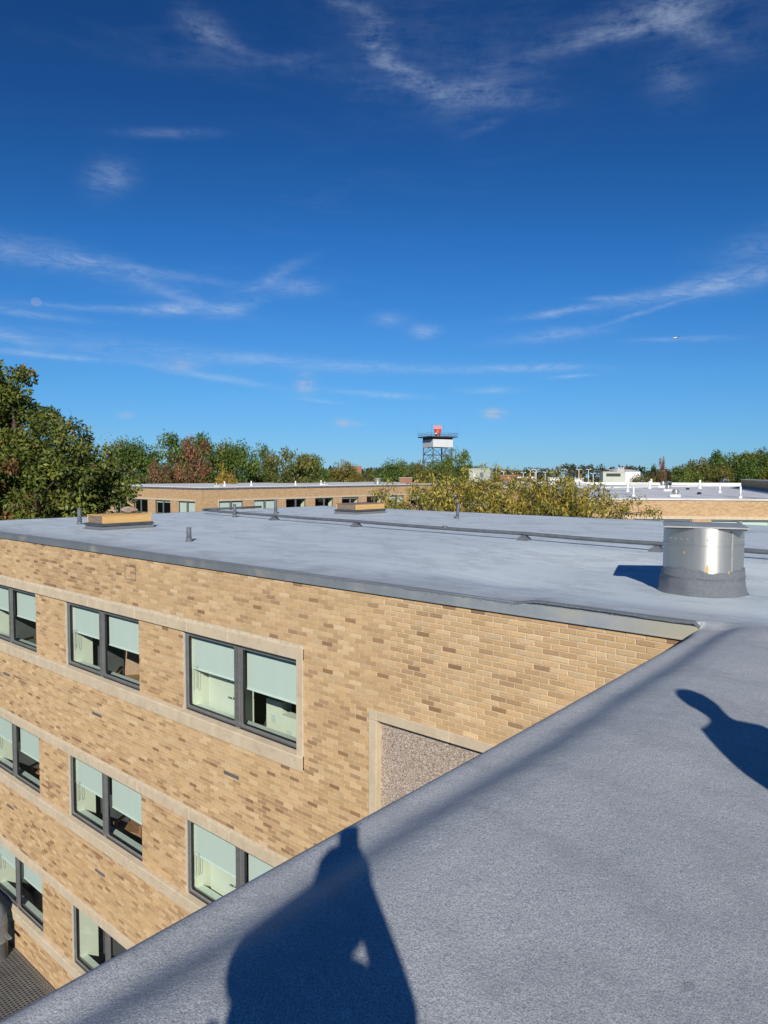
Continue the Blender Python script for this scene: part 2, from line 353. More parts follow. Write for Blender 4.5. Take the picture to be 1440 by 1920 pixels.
# ------------------------------------------------------------------ mesh helpers
class MB:
    def __init__(s): s.v = []; s.f = []; s.m = []; s.sm = []
    def add(s, vs, fs, mi=0, smooth=False):
        o = len(s.v); s.v += [tuple(v) for v in vs]
        for f in fs: s.f.append(tuple(i+o for i in f)); s.m.append(mi); s.sm.append(smooth)
        return s
    def box(s, x0, x1, y0, y1, z0, z1, mi=0, bev=0.0):
        if bev <= 0:
            vs = [(x0, y0, z0), (x1, y0, z0), (x1, y1, z0), (x0, y1, z0), (x0, y0, z1), (x1, y0, z1), (x1, y1, z1), (x0, y1, z1)]
            return s.add(vs, [(0, 3, 2, 1), (4, 5, 6, 7), (0, 1, 5, 4), (1, 2, 6, 5), (2, 3, 7, 6), (3, 0, 4, 7)], mi)
        b = bev; vs = []; 
        for z, e in ((z0, b), (z0+b, 0), (z1-b, 0), (z1, b)):
            vs += [(x0+e+b*(e == 0), y0+e, z), (x1-e-b*(e == 0), y0+e, z), (x1-e, y0+e+b*(e == 0), z), (x1-e, y1-e-b*(e == 0), z),
                   (x1-e-b*(e == 0), y1-e, z), (x0+e+b*(e == 0), y1-e, z), (x0+e, y1-e-b*(e == 0), z), (x0+e, y0+e+b*(e == 0), z)]
        fs = [tuple(range(7, -1, -1)), tuple(range(24, 32))]
        for k in range(3):
            for i in range(8): fs.append((k*8+i, k*8+(i+1) % 8, k*8+8+(i+1) % 8, k*8+8+i))
        return s.add(vs, fs, mi)
    def lathe(s, prof, c=(0, 0, 0), n=24, mi=0, smooth=True, cap=True):
        vs = []; fs = []
        for r, z in prof:
            for i in range(n): a = 2*math.pi*i/n; vs.append((c[0]+r*math.cos(a), c[1]+r*math.sin(a), c[2]+z))
        for k in range(len(prof)-1):
            for i in range(n): fs.append((k*n+i, k*n+(i+1) % n, k*n+n+(i+1) % n, k*n+n+i))
        s.add(vs, fs, mi, smooth)
        if cap:
            o = len(s.v)
            for k in (0, len(prof)-1):
                if prof[k][0] > 1e-4:
                    ring = [(c[0]+prof[k][0]*math.cos(2*math.pi*i/n), c[1]+prof[k][0]*math.sin(2*math.pi*i/n), c[2]+prof[k][1]) for i in range(n)]
                    s.add(ring, [tuple(range(n)) if k else tuple(range(n-1, -1, -1))], mi)
        return s
    def tube(s, pts, rad, n=6, mi=0, cap=True, smooth=True):
        pts = [np.array(p, float) for p in pts]
        if not hasattr(rad, '__len__'): rad = [rad]*len(pts)
        vs = []; fs = []; up = None
        for i, p in enumerate(pts):
            d = pts[min(i+1, len(pts)-1)] - pts[max(i-1, 0)]; d = d/(np.linalg.norm(d)+1e-9)
            if up is None: up = np.array([0, 0, 1.]) if abs(d[2]) < .9 else np.array([1., 0, 0])
            a = np.cross(d, up); a /= np.linalg.norm(a)+1e-9; b = np.cross(a, d); up = b
            for k in range(n): q = 2*math.pi*k/n; vs.append(p + rad[i]*(math.cos(q)*a + math.sin(q)*b))
        for i in range(len(pts)-1):
            for k in range(n): fs.append((i*n+k, i*n+(k+1) % n, (i+1)*n+(k+1) % n, (i+1)*n+k))
        if cap: fs += [tuple(range(n-1, -1, -1)), tuple((len(pts)-1)*n+k for k in range(n))]
        return s.add(vs, fs, mi, smooth)
    def mesh(s, name, mats):
        me = bpy.data.meshes.new(name); me.from_pydata(s.v, [], s.f)
        for m in (mats if isinstance(mats, (list, tuple)) else [mats]): me.materials.append(MATS[m])
        me.polygons.foreach_set('material_index', s.m); me.polygons.foreach_set('use_smooth', s.sm); me.update()
        return me
    def build(s, name, mats, parent=None): return obj(name, s.mesh(name, mats), parent)

def obj(name, me, parent=None, loc=None, rz=0):
    o = bpy.data.objects.new(name, me); col.objects.link(o)
    if parent is not None: o.parent = parent
    if loc is not None: o.location = tuple(loc)
    if rz: o.rotation_euler = (0, 0, rz)
    return o
def tag(o, label=None, cat=None, group=None, kind=None):
    if label: o['label'] = label
    if cat: o['category'] = cat
    if group: o['group'] = group
    if kind: o['kind'] = kind
    return o
def empty(name, loc=(0, 0, 0), rz=0):
    o = bpy.data.objects.new(name, None); col.objects.link(o); o.location = tuple(loc); o.rotation_euler = (0, 0, rz); o.empty_display_size = .3
    return o
def copy_tree(o, parent=None):
    c = o.copy(); col.objects.link(c); c.parent = parent
    for ch in o.children: copy_tree(ch, c)
    return c
def quick_mesh(name, v, f4, mats, tint=None):
    """quads from numpy arrays"""
    me = bpy.data.meshes.new(name); nv, nf = len(v), len(f4)
    me.vertices.add(nv); me.vertices.foreach_set('co', np.ascontiguousarray(v, np.float32).ravel())
    me.loops.add(nf*4); me.loops.foreach_set('vertex_index', np.ascontiguousarray(f4, np.int32).ravel())
    me.polygons.add(nf); me.polygons.foreach_set('loop_start', np.arange(nf, dtype=np.int32)*4)
    if tint is not None:
        a = me.attributes.new('tint', 'FLOAT_COLOR', 'FACE'); t4 = np.ones((nf, 4), np.float32); t4[:, :3] = tint
        a.data.foreach_set('color', t4.ravel())
    for m in mats: me.materials.append(MATS[m])
    me.polygons.foreach_set('use_smooth', np.zeros(nf, bool)); me.update(calc_edges=True); return me

GROUND = -12.6
# ------------------------------------------------------------------ setting
def sheet(name, x0, x1, y0, y1, z, mat, rz=0):
    m = MB(); m.add([(x0, y0, z), (x1, y0, z), (x1, y1, z), (x0, y1, z)], [(0, 1, 2, 3)])
    return tag(m.build(name, mat), kind='structure')
sheet('ground', -2500, 2500, -2500, 2500, GROUND, 'grass_ground')
sheet('courtyard_pavement', -24, -2.02, -30, 7.2, GROUND+.05, 'asphalt')
sheet('car_park', -190, 40, 112, 300, GROUND+.02, 'asphalt')

# ------------------------------------------------------------------ the near building
WY = 7.15                      # plane of the courtyard wall
XE, XW, YB = -2.02, -23.2, 23.0   # courtyard edge of the near roof, west end and back of the wing
bld = tag(empty('brick_building', (XE, WY, GROUND)), 'tan brick building with grey foam roof and rows of paired windows with mint blinds', 'building')
def part(o, parent=bld):
    """parents without moving"""
    o.parent = parent
    if parent is bld: o.matrix_parent_inverse = Matrix.Translation(Vector((-XE, -WY, -GROUND)))
    return o

# roof: one foam sheet over the L, with swells, a rolled edge and a ridge by the corner
def smooth(a, b, x): t = np.clip((x-a)/(b-a), 0, 1); return t*t*(3-2*t)
_ph = rng.uniform(0, 6.28, 24); _kx = rng.normal(0, 1.1, 24); _ky = rng.normal(0, 1.1, 24)
def roof_z(x, y):
    x = np.asarray(x, float); y = np.asarray(y, float)
    z = np.full(np.broadcast(x, y).shape, -1.50)
    w = sum(np.sin(x*a+y*b+p) for a, b, p in zip(_kx, _ky, _ph))/24
    z = z + .022*w
    z = z + .03*np.clip((x+23)/20, 0, 1)*0
    near = smooth(8.2, 6.6, y)                      # the near roof south of the wing
    d = x-XE
    wob = .012*np.sin(y*1.1+1)+.010*np.sin(y*3.1)
    dd = d+wob*smooth(0.05, .25, d)
    prof = np.interp(dd, [0, .02, .05, .09, .13, .17, .21, .26, .31, .36, .41, .47, .56, .72, 1.0, 1.4, 2.0, 40], [.004, .004, .004, .003, -.003, -.003, .004, .022, .046, .068, .084, .093, .096, .088, .064, .028, -.005, -.015])
    z = z + np.where(d >= -.001, near*prof + smooth(7.10, 6.6, y)*np.interp(d, [0, .02, .05], [-.034, -.012, 0]), 0)
    # ridge of built-up foam along the wing edge close to the corner
    e = y-WY
    r = smooth(-4.1, -3.75, x)*smooth(.2, -1.0, x)
    wv = .05*np.sin(x*2.3)
    z = z + r*.050*(1-smooth(.42+wv, .74+wv, e))*np.where(x > XE-.002, smooth(-.02, .22, e)*smooth(.9, .1, x-XE), 1)
    # soft swell where the two roofs meet
    z = z + .035*np.exp(-(((x+1.3)/.5)**2+((y-7.1)/.35)**2))
    z = z - .028*np.exp(-((y-7.55-.1*np.sin(x*2))/.16)**2)*smooth(-2.2, -1.4, x)
    # shallow bowl round the big vent
    z = z - .21*smooth(7.55, 9.6, y)*smooth(13.6, 11.8, y)*smooth(-8.5, -5.0, x)*smooth(4, 0, x)
    # rolled edge of the wing
    back = np.minimum(np.minimum(e, x-XW), YB-y)
    z = z + np.where((x < XE) | (y > 8), .02*np.exp(-(back/.10)**2)-.05*np.exp(-((back)/.012)**2), 0)*np.where(x > XE, smooth(.0, .8, x-XE)*0, 1)
    return z
def roof_mesh():
    xs = np.unique(np.round(np.concatenate([np.arange(XW, -8, .35), np.arange(-8, XE-.25, .09), np.arange(XE-.25, XE+.9, .03), np.arange(XE+.9, 2.5, .07), np.arange(2.5, 12.01, .5), [XW, XW+.02, XW+.1, XE, XE+.015, XE+.05]]), 4))
    ys = np.unique(np.round(np.concatenate([np.arange(-14, -.6, .6), np.arange(-.6, WY-.3, .05), np.arange(WY-.3, WY+1.1, .03), np.arange(WY+1.1, 12, .1), np.arange(12, YB, .35), [WY, WY+.012, WY+.04, YB-.02, YB]]), 4))
    X, Y = np.meshgrid(xs, ys, indexing='ij'); Z = roof_z(X, Y)
    # ragged lip along the wing edge
    v = np.stack([X, Y, Z], -1).reshape(-1, 3); ny = len(ys)
    I, J = np.meshgrid(np.arange(len(xs)-1), np.arange(ny-1), indexing='ij')
    cx = (xs[I]+xs[I+1])/2; cy = (ys[J]+ys[J+1])/2
    keep = (cx > XE) | (cy > WY)
    i, j = I[keep], J[keep]
    f = np.stack([i*ny+j, (i+1)*ny+j, (i+1)*ny+j+1, i*ny+j+1], -1)
    used = np.unique(f); mp = -np.ones(len(v), int); mp[used] = np.arange(len(used))
    me = quick_mesh('roof', v[used], mp[f], ['foam_roof'])
    me.polygons.foreach_set('use_smooth', [True]*len(me.polygons)); return me
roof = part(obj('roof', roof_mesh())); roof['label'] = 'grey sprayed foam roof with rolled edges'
# drips and ragged skirt of coating that hangs over the metal edge of the wing
m = MB(); xs_ = np.arange(XW, XE+.001, .06); vs = []; rl = np.random.default_rng(4); w_ = 0
for x in xs_:
    zt = float(roof_z(x, WY+.03))+.004; w_ = .75*w_+rl.normal()*.005
    vs += [(x, WY+.03, zt), (x, WY-.022, zt-.003), (x, WY-.033, zt-.010), (x, WY-.032, zt-.018-abs(w_)*.8-.005*math.sin(x*2.1)**2)]
m.add(vs, [(i*4+k, i*4+k+1, i*4+k+5, i*4+k+4) for i in range(len(xs_)-1) for k in range(3)], 0, True)
for x in list(rl.uniform(-5.4, -2.6, 26))+list(rl.uniform(-22, -5.4, 30)):
    zt = float(roof_z(x, WY+.03))-.014; m.tube([(x, WY-.032, zt+.012), (x, WY-.0325, zt-rl.uniform(.006, .03)*(2 if rl.random() < .1 else 1))], [.006, .002], 5)
part(m.build('coating_lip', 'coating')); bpy.data.objects['coating_lip']['kind'] = 'stuff'
# near edge of the foam over the courtyard: vertical face of the roll
m = MB(); ysn = np.arange(-14, WY+.02, .1)
vs = []; 
for y in ysn:
    z = float(roof_z(XE, y)); w = .008*math.sin(y*9)+.006*math.sin(y*23)
    vs += [(XE, y, z), (XE-.018, y, z-.03), (XE-.014+w*.3, y, z-.10), (XE+.03, y, z-.13+w)]
fs = [(i*4+k, i*4+k+1, (i+1)*4+k+1, (i+1)*4+k) for i in range(len(ysn)-1) for k in range(3)]
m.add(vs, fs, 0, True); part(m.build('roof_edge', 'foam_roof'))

# metal fascia in lengths
for i, x0 in enumerate(np.arange(XW, XE-.01, 3.03)):
    x1 = min(x0+3.026, XE)
    m = MB(); m.box(x0, x1, WY-.028, WY+.02, -1.612, -1.476); m.box(x0, x1, WY-.036, WY+.02, -1.624, -1.612)
    part(m.build('fascia', 'fascia_metal'))
m = MB(); m.box(XW-.03, XW+.05, WY-.03, YB+.03, -1.62, -1.49); m.box(XW, 12, YB, YB+.03, -1.62, -1.49); part(m.build('rear_fascia', 'fascia_metal'))

PITCH_W, WIN_W = 4.51, 3.02
ROWS = [(-2.62, -2.81, -4.25, -4.49), (-6.045, -6.235, -7.675, -7.915), (-9.47, -9.66, -11.10, -11.34)]   # lintel top, opening top, opening bottom, sill bottom
WX = [-10.80-PITCH_W*k for k in range(3)]       # left edge of each window
BAND0, BAND1 = -20.4, -7.63
PANEL = (-6.30, -3.05, -3.23)                  # outer left, outer right, outer top
# openings (x0, x1, z0, z1) as the bricks see them
OPEN = []
for lt, ot, ob, sb in ROWS:
    OPEN.append((BAND0, BAND1, ot, lt)); OPEN.append((BAND0, BAND1, sb, ob))
    for x in WX: OPEN.append((x-.012, x+WIN_W+.012, ob, ot))
    OPEN.append((-7.80, BAND1, ob, ot))
OPEN.append((PANEL[0], PANEL[1], GROUND, PANEL[2]))
def free(z0, z1, x0, x1):
    iv = [(x0, x1)]
    for a, b, c, d in OPEN:
        if c < z1-.004 and d > z0+.004:
            nv = []
            for p, q in iv:
                if b <= p or a >= q: nv.append((p, q)); continue
                if a > p: nv.append((p, a))
                if b < q: nv.append((b, q))
            iv = nv
    return iv
def recess(xc, zc):
    for lt, ot, ob, sb in ROWS:
        if ob < zc < ot and BAND0 < xc < -10: return .028
    return 0.0
# backing of the wall (mortar): one box between each pair of levels
zl = sorted({-1.62, GROUND} | {z for r in ROWS for z in r} | {PANEL[2]})
m = MB()
for z0, z1 in zip(zl[:-1], zl[1:]):
    for a, b in free(z0, z1, XW, XE):
        rc = recess((a+b)/2, (z0+z1)/2)
        inwin = any(ot >= z1-.001 and ob <= z0+.001 for lt, ot, ob, sb in ROWS)
        m.box(a+(.006 if inwin else 0), b-(.006 if inwin else 0), WY+.007+rc, WY+.32, z0, z1)
wall = part(m.build('wall', 'mortar')); wall['label'] = 'tan running-bond brick wall facing the courtyard'
# bricks
CH, BL, J = .0672, .2125, .0112
bricks = []
row = 0; z = -1.624
_cl = [(rng.uniform(-21, -2), rng.uniform(-12, -1.6), rng.uniform(.5, 1.9), rng.uniform(.15, .5)) for _ in range(55)]
def brick_colour(x, z):
    d = .15 + sum(.34*math.exp(-((x-a)/s)**2-((z-b)/t)**2) for a, b, s, t in _cl)
    if -7.6 < x < -4.0 and -3.9 < z < -2.5: d *= .6
    q = random.random()
    f = random.uniform(.86, 1.10)
    if q < min(.55, d)*.85:
        k = random.random()
        base = (.345, .205, .105) if k < .14 else ((.445, .285, .155) if k < .5 else (.53, .350, .195))
    else:
        k = random.random()
        base = (.645, .448, .248) if k < .5 else ((.60, .405, .215) if k < .85 else (.69, .505, .30))
    s = 1.0
    return tuple(c*f*s for c in base)
while z > GROUND+.02:
    z0, z1 = z-CH+J/2, z-J/2
    off = (row % 2)*BL/2 + .02*math.sin(row*12.9)
    for a, b in free(z0, z1, XW, XE):
        k0 = math.floor((a-off)/BL)
        k = k0
        while k*BL+off < b:
            p, q = max(a, k*BL+off+J/2), min(b, (k+1)*BL+off-J/2)
            if p > a: pass
            if q-p > .028: bricks.append((p, q, z0, z1, recess((p+q)/2, (z0+z1)/2)))
            k += 1
    z -= CH; row += 1
def pscale(x, z):
    P = np.array([x, WY, z]); d = P@_F
    px, py = 720+FPX*(P@_R)/d, 960-FPX*(P@_U)/d
    vis = 0 < px < 1440 and py < 1902-.5525*px
    return (1/d if vis else 0)
order = sorted(range(len(bricks)), key=lambda i: -pscale((bricks[i][0]+bricks[i][1])/2, (bricks[i][2]+bricks[i][3])/2)*((bricks[i][1]-bricks[i][0]) > .12))
single = set(order[:300])
def brick_mesh(L):
    m = MB(); h = CH-J; b = .0035; L2 = L/2
    # front face proud with a small arris, sides running back
    vs = [(-L2, .09, 0), (L2, .09, 0), (L2, .09, h), (-L2, .09, h), (-L2, b, 0), (L2, b, 0), (L2, b, h), (-L2, b, h), (-L2+b, 0, b), (L2-b, 0, b), (L2-b, 0, h-b), (-L2+b, 0, h-b)]
    fs = [(0, 1, 5, 4), (1, 2, 6, 5), (2, 3, 7, 6), (3, 0, 4, 7), (4, 5, 9, 8), (5, 6, 10, 9), (6, 7, 11, 10), (7, 4, 8, 11), (8, 9, 10, 11)]
    m.add(vs, fs); return m.mesh('brick', 'brick')
shared = {}
V = []; F = []; T = []
tmpl = np.array([(-1, .09, 0), (1, .09, 0), (1, .09, 1), (-1, .09, 1), (-1, 0, 0), (1, 0, 0), (1, 0, 1), (-1, 0, 1)], float)
tf = np.array([(0, 1, 5, 4), (1, 2, 6, 5), (2, 3, 7, 6), (3, 0, 4, 7), (4, 5, 6, 7)])
for i, (p, q, z0, z1, rc) in enumerate(bricks):
    c = brick_colour((p+q)/2, (z0+z1)/2); dy = random.uniform(-.0015, .0015)
    if i in single:
        L = round(q-p, 2)
        L = min(L, q-p) if L > q-p else L
        if L not in shared: shared[L] = brick_mesh(L)
        o = obj('brick', shared[L]); o.parent = wall; o.location = ((p+q)/2-XE*0, WY+rc+dy, z0); o.color = (*c, 1)
        o.rotation_euler = (0, random.uniform(-.004, .004), random.uniform(-.006, .006))
    else:
        n = len(V)*8
        v = tmpl*np.array([(q-p)/2, 1, z1-z0]) + np.array([(p+q)/2, WY+rc+dy, z0]); V.append(v); F.append(tf+n); T += [c]*5
bm_ = obj('brick_courses', quick_mesh('brick_courses', np.concatenate(V), np.concatenate(F), ['brick'], np.array(T))); bm_.parent = wall; bm_['kind'] = 'stuff'; bm_.color = (0, 0, 0, 1)

# limestone lintel and sill bands, stone by stone
for lt, ot, ob, sb in ROWS:
    for (zt, zb, pr, cuts) in ((lt, ot, .018, [-20.4, -18.9, -17.05, -15.95, -14.2, -12.35, -10.62, -9.45, -7.63]), (ob, sb, .05, [-20.4, -18.7, -16.85, -15.25, -13.55, -11.95, -10.85, -9.2, -7.63])):
        for a, b in zip(cuts[:-1], cuts[1:]):
            m = MB()
            sill = pr > .03
            if sill:      # sloping top that runs back under the frame
                y0, y1 = WY-pr, WY+.16
                vs = [(a+.002, y0, zb), (b-.002, y0, zb), (b-.002, y0, zt-.035), (a+.002, y0, zt-.035), (a+.002, y1, zt+.012), (b-.002, y1, zt+.012), (a+.002, y1, zb), (b-.002, y1, zb),
                      (a+.002, y0+.012, zt-.022), (b-.002, y0+.012, zt-.022)]
                m.add(vs, [(0, 1, 2, 3), (3, 2, 9, 8), (8, 9, 5, 4), (0, 3, 8, 4, 6), (1, 7, 5, 9, 2), (0, 6, 7, 1), (6, 4, 5, 7)])
            else:
                m.box(a+.002, b-.002, WY-pr, WY+.16, zb, zt, 0, .006)
            part(m.build('sill_stone' if sill else 'lintel_stone', 'limestone'))
    m = MB(); m.box(-7.775, -7.632, WY-.022, WY+.14, ob-.235, lt-.004, 0, .006); part(m.build('jamb_stone', 'limestone'))
# aggregate panel in its stone frame
m = MB(); m.box(PANEL[0]+.12, PANEL[1]-.12, WY+.075, WY+.14, GROUND, PANEL[2]-.13); part(m.build('aggregate_panel', 'aggregate'))
cuts = [-6.16, -4.95, -3.05]
for a, b in zip(cuts[:-1], cuts[1:]):
    m = MB(); m.box(a+.002, b-.002, WY-.03, WY+.14, PANEL[2]-.135, PANEL[2], 0, .006); part(m.build('panel_stone', 'limestone'))
for x in (PANEL[0], PANEL[1]-.14):
    zs = [PANEL[2], PANEL[2]-.14, -5.1, -7.0, -9.0, -11.0, GROUND]
    for a, b in zip(zs[:-1], zs[1:]):
        m = MB(); m.box(x, x+.138, WY-.03, WY+.14, b+.002, a-.002, 0, .006); part(m.build('panel_stone', 'limestone'))
# outline of a bricked-up hole
m = MB()
for a in ((-12.70, -12.685, -2.07, -1.80), (-12.315, -12.30, -2.07, -1.80), (-12.684, -12.316, -1.812, -1.80), (-12.684, -12.316, -2.07, -2.056)): m.box(a[0], a[1], WY-.006, WY+.01, a[2], a[3])
part(m.build('blocked_vent_outline', 'old_timber'))
# steel weep vents in the spandrels
for zc in (-5.055, -8.465):
    for xc in (-9.40, -13.92, -18.45):
        m = MB(); m.box(xc-.20, xc+.20, WY-.006, WY+.02, zc-.030, zc+.030, 0); m.box(xc-.185, xc+.185, WY-.010, WY-.002, zc-.004, zc+.018, 1)
        part(m.build('wall_vent', ['frame_metal', 'frame_light']))
# the remaining outer walls and inner structure, seen only from elsewhere
m = MB()
m.box(XW, XW+.3, WY+.32, YB, GROUND, -1.53); m.box(XW, 12, YB-.3, YB, GROUND, -1.53)
m.box(XE, XE+.3, -14, WY-.0, GROUND, -1.60); m.box(XE, 12, -14.3, -14, GROUND, -1.55); m.box(11.7, 12, -14, YB, GROUND, -1.55)
ow = m.build('outer_wall', 'far_brick'); part(ow)

# windows ---------------------------------------------------------------------
def rounded_ring(m, x0, x1, z0, z1, t, y0, y1, mi, r=.03):
    """rounded frame ring of width t"""
    def loop(x0, x1, z0, z1, r):
        pts = []
        for cx, cz, a0 in ((x1-r, z1-r, 0), (x0+r, z1-r, 90), (x0+r, z0+r, 180), (x1-r, z0+r, 270)):
            for k in range(4): a = R(a0+30*k); pts.append((cx+r*math.cos(a), cz+r*math.sin(a)))
        return pts
    o = loop(x0, x1, z0, z1, r*.25); i = loop(x0+t, x1-t, z0+t, z1-t, r); n = len(o)
    vs = [(x, y0, z) for x, z in o]+[(x, y0, z) for x, z in i]+[(x, y1, z) for x, z in i]+[(x, y1, z) for x, z in o]
    fs = []
    for k in range(n):
        j = (k+1) % n; fs += [(k, j, n+j, n+k), (n+k, n+j, 2*n+j, 2*n+k), (j, k, 3*n+k, 3*n+j)]
    m.add(vs, fs, mi)
def window_meshes(W, H):
    f = MB(); h = W/2
    # outer frame, mullion and the two sashes; local origin: lower left corner of the opening on the wall face, y into the wall
    f.box(0, .034, .07, .16, 0, H, 0); f.box(W-.034, W, .07, .16, 0, H, 0)
    f.box(.034, W-.034, .07, .16, 0, .038, 0); f.box(.034, W-.034, .07, .16, H-.038, H, 0)
    f.box(h-.065, h+.01, .055, .16, .05, H-.05, 0); f.box(h+.018, h+.03, .06, .16, .05, H-.05, 1); f.box(h+.03, h+.055, .075, .16, .05, H-.05, 0)
    f.box(-.012, .004, .04, .075, 0, H, 3)
    rounded_ring(f, .036, h-.068, .040, H-.040, .050, .085, .125, 1); rounded_ring(f, h+.058, W-.036, .040, H-.040, .050, .085, .125, 1)
    rounded_ring(f, .084, h-.116, .088, H-.088, .012, .09, .13, 2); rounded_ring(f, h+.106, W-.084, .088, H-.088, .012, .09, .13, 2)
    f.box(.05, h-.07, .06, .09, .012, .03, 2); f.box(h+.06, W-.05, .06, .09, .012, .03, 2)
    fm = f.mesh('window', ['frame_metal', 'frame_light', 'gasket', 'caulk'])
    g = MB(); g.add([(.09, .112, .092), (h-.122, .112, .092), (h-.122, .112, H-.092), (.09, .112, H-.092)], [(0, 1, 2, 3)]); g1 = g.mesh('pane', 'glass')
    g = MB(); g.add([(h+.112, .112, .092), (W-.09, .112, .092), (W-.09, .112, H-.092), (h+.112, .112, H-.092)], [(0, 1, 2, 3)]); g2 = g.mesh('pane', 'glass')
    return fm, g1, g2
WM = window_meshes(WIN_W, 1.44)
def blind_mesh(x0, x1, top, L, cord=True):
    m = MB(); nx = 24; 
    vs = []; 
    for i in range(nx+1):
        x = x0+(x1-x0)*i/nx; y = .20+.0006*math.sin(i*1.3)
        vs += [(x, y, top), (x, y+.0005*math.sin(i*.9), top-L)]
    m.add(vs, [(2*i, 2*i+1, 2*i+3, 2*i+2) for i in range(nx)], 0, True)
    m.box(x0, x1, .190, .210, top-L-.022, top-L, 1)
    if cord:
        m.tube([(x0+.10, .185, top-L+.05), (x0+.105, .185, top-L-.30), (x0+.125, .185, top-L-.36), (x0+.15, .185, top-L-.30), (x0+.145, .185, top-L+.05)], .004, 4, 2)
        m.tube([(x0+.03, .185, top-L+.05), (x0+.032, .185, top-L-.42)], .003, 4, 2)
    return m.mesh('blind', ['blind', 'blind_bar', 'frame_metal'])
def add_window(parent, inv, loc, rz, fracs, meshes=WM, W=WIN_W, H=1.44, cords=True):
    w = obj('window', meshes[0]); w.parent = parent; w.matrix_parent_inverse = inv; w.location = tuple(loc); w.rotation_euler = (0, 0, rz)
    for g in meshes[1:]: obj('pane', g, w)
    h = W/2
    for k, (x0, x1) in enumerate(((.06, h-.085), (h+.08, W-.06))):
        if fracs[k] > 0: obj('blind', blind_mesh(x0, x1, H-.03, (H-.1)*fracs[k], cords and k == 0), w)
    return w
INV = Matrix.Translation(Vector((-XE, -WY, -GROUND)))
FR = [[(.50, .55), (.50, .54), (.50, .54)], [(.53, .56), (.52, .57), (.50, .55)], [(0, 0), (.0, .0), (.42, .46)]]
for r, (lt, ot, ob, sb) in enumerate(ROWS):
    for k, x in enumerate(WX): add_window(bld, INV, (x, WY, ob), 0, FR[r][k])
# rooms behind the windows
for r, (lt, ot, ob, sb) in enumerate(ROWS):
    for k, x in enumerate(WX):
        m = MB(); x0, x1 = x-.16, x+WIN_W+1.1; y0, y1 = WY+.33, WY+4.6; f0, c0 = ob-.75, ot+.35
        m.add([(x0, y0, f0), (x1, y0, f0), (x1, y1, f0), (x0, y1, f0)], [(0, 1, 2, 3)], 1)
        m.add([(x0, y0, c0), (x1, y0, c0), (x1, y1, c0), (x0, y1, c0)], [(3, 2, 1, 0)], 0)
        m.add([(x0, y1, f0), (x1, y1, f0), (x1, y1, c0), (x0, y1, c0)], [(0, 1, 2, 3)], 0)
        m.add([(x0, y0, f0), (x0, y1, f0), (x0, y1, c0), (x0, y0, c0)], [(0, 1, 2, 3)], 0)
        m.add([(x1, y0, f0), (x1, y1, f0), (x1, y1, c0), (x1, y0, c0)], [(3, 2, 1, 0)], 0)
        part(m.build('room', ['room_dark', 'carpet']))
        m = MB()
        m.box(x-.15, x+.05, WY+.165, WY+.62, ob-.7, ot+.1, 0)           # white return of the wall inside
        m.box(x-.02, x+WIN_W+.05, WY+.165, WY+.36, ob-.05, ob+.035, 1, .004)
        part(m.build('window_board', ['inner_white', 'inner_sill']))

# roof of the rooms under the foam, so that no light leaks
m = MB(); m.box(XW+.31, 11.6, WY+.33, YB-.31, -1.96, -1.90); m.box(XE+.31, 11.6, -13.9, WY+.325, -1.96, -1.90); part(m.build('roof_deck', 'room_dark'))

# furniture that shows through the glass
def armchair():
    t = empty('armchair')
    m = MB(); m.box(-.30, .30, -.28, .30, .36, .48, 0, .03); m.build('seat', 'wood_furniture', t)
    m = MB(); v0 = [(-.28, .26, .46), (.28, .26, .46), (.28, .40, 1.0), (-.28, .40, 1.0)]
    m.add(v0+[(x, y+.07, z) for x, y, z in v0], [(0, 1, 2, 3), (7, 6, 5, 4), (0, 4, 5, 1), (1, 5, 6, 2), (2, 6, 7, 3), (3, 7, 4, 0)]); m.build('backrest', 'wood_furniture', t)
    for s in (-1, 1):
        m = MB(); m.box(s*.33-.04, s*.33+.04, -.30, .34, .62, .67, 0, .01); m.build('armrest', 'wood_furniture', t)
        for y in (-.26, .28): 
            mm = MB(); mm.box(s*.33-.03, s*.33+.03, y-.03, y+.03, 0, .62); mm.build('leg', 'wood_furniture', t)
    return t
ch = armchair()
spots = [(-14.05, WY+.95, ROWS[0][2]-.74, .9, 'brown wooden armchair behind top floor window, second from the stone jamb'),
         (-18.6, WY+.95, ROWS[0][2]-.74, .3, 'brown wooden armchair behind top floor window at the picture edge'),
         (-14.2, WY+1.0, ROWS[1][2]-.74, .4, 'brown wooden armchair behind the middle floor window in the second column'),
         (-18.7, WY+1.1, ROWS[1][2]-.74, .4, 'brown wooden armchair behind middle floor window at the picture edge')]
for i, (x, y, z, a, lb) in enumerate(spots):
    c = ch if i == 0 else copy_tree(ch)
    c.location = (x, y, z); c.rotation_euler = (0, 0, a); tag(c, lb, 'armchair', 'armchairs behind the windows')
def cabinet(x, z, lb):
    t = empty('white_cabinet', (x, WY+.47, z))
    m = MB(); m.box(0, .92, 0, .30, 0, 1.75); m.build('carcass', 'inner_white', t)
    m = MB(); m.box(.03, .89, -.022, -.002, .10, 1.72, 0, .004); d = m.build('door', 'inner_white', t)
    m = MB(); m.tube([(.78, -.02, 1.02), (.78, -.06, 1.02), (.66, -.065, 1.02)], .013, 6); m.lathe([(.03, -.01), (.03, .01)], (.78, -.03, 1.02), 10); m.build('handle', 'chrome', d)
    tag(t, lb, 'cabinet', 'white cabinets behind windows')
cabinet(-10.66, ROWS[0][2]-.72, 'white cabinet with lever handle behind the top floor window with the stone jamb')
cabinet(-10.66, ROWS[1][2]-.72, 'white cabinet with lever handle behind middle floor window nearest the roof edge')
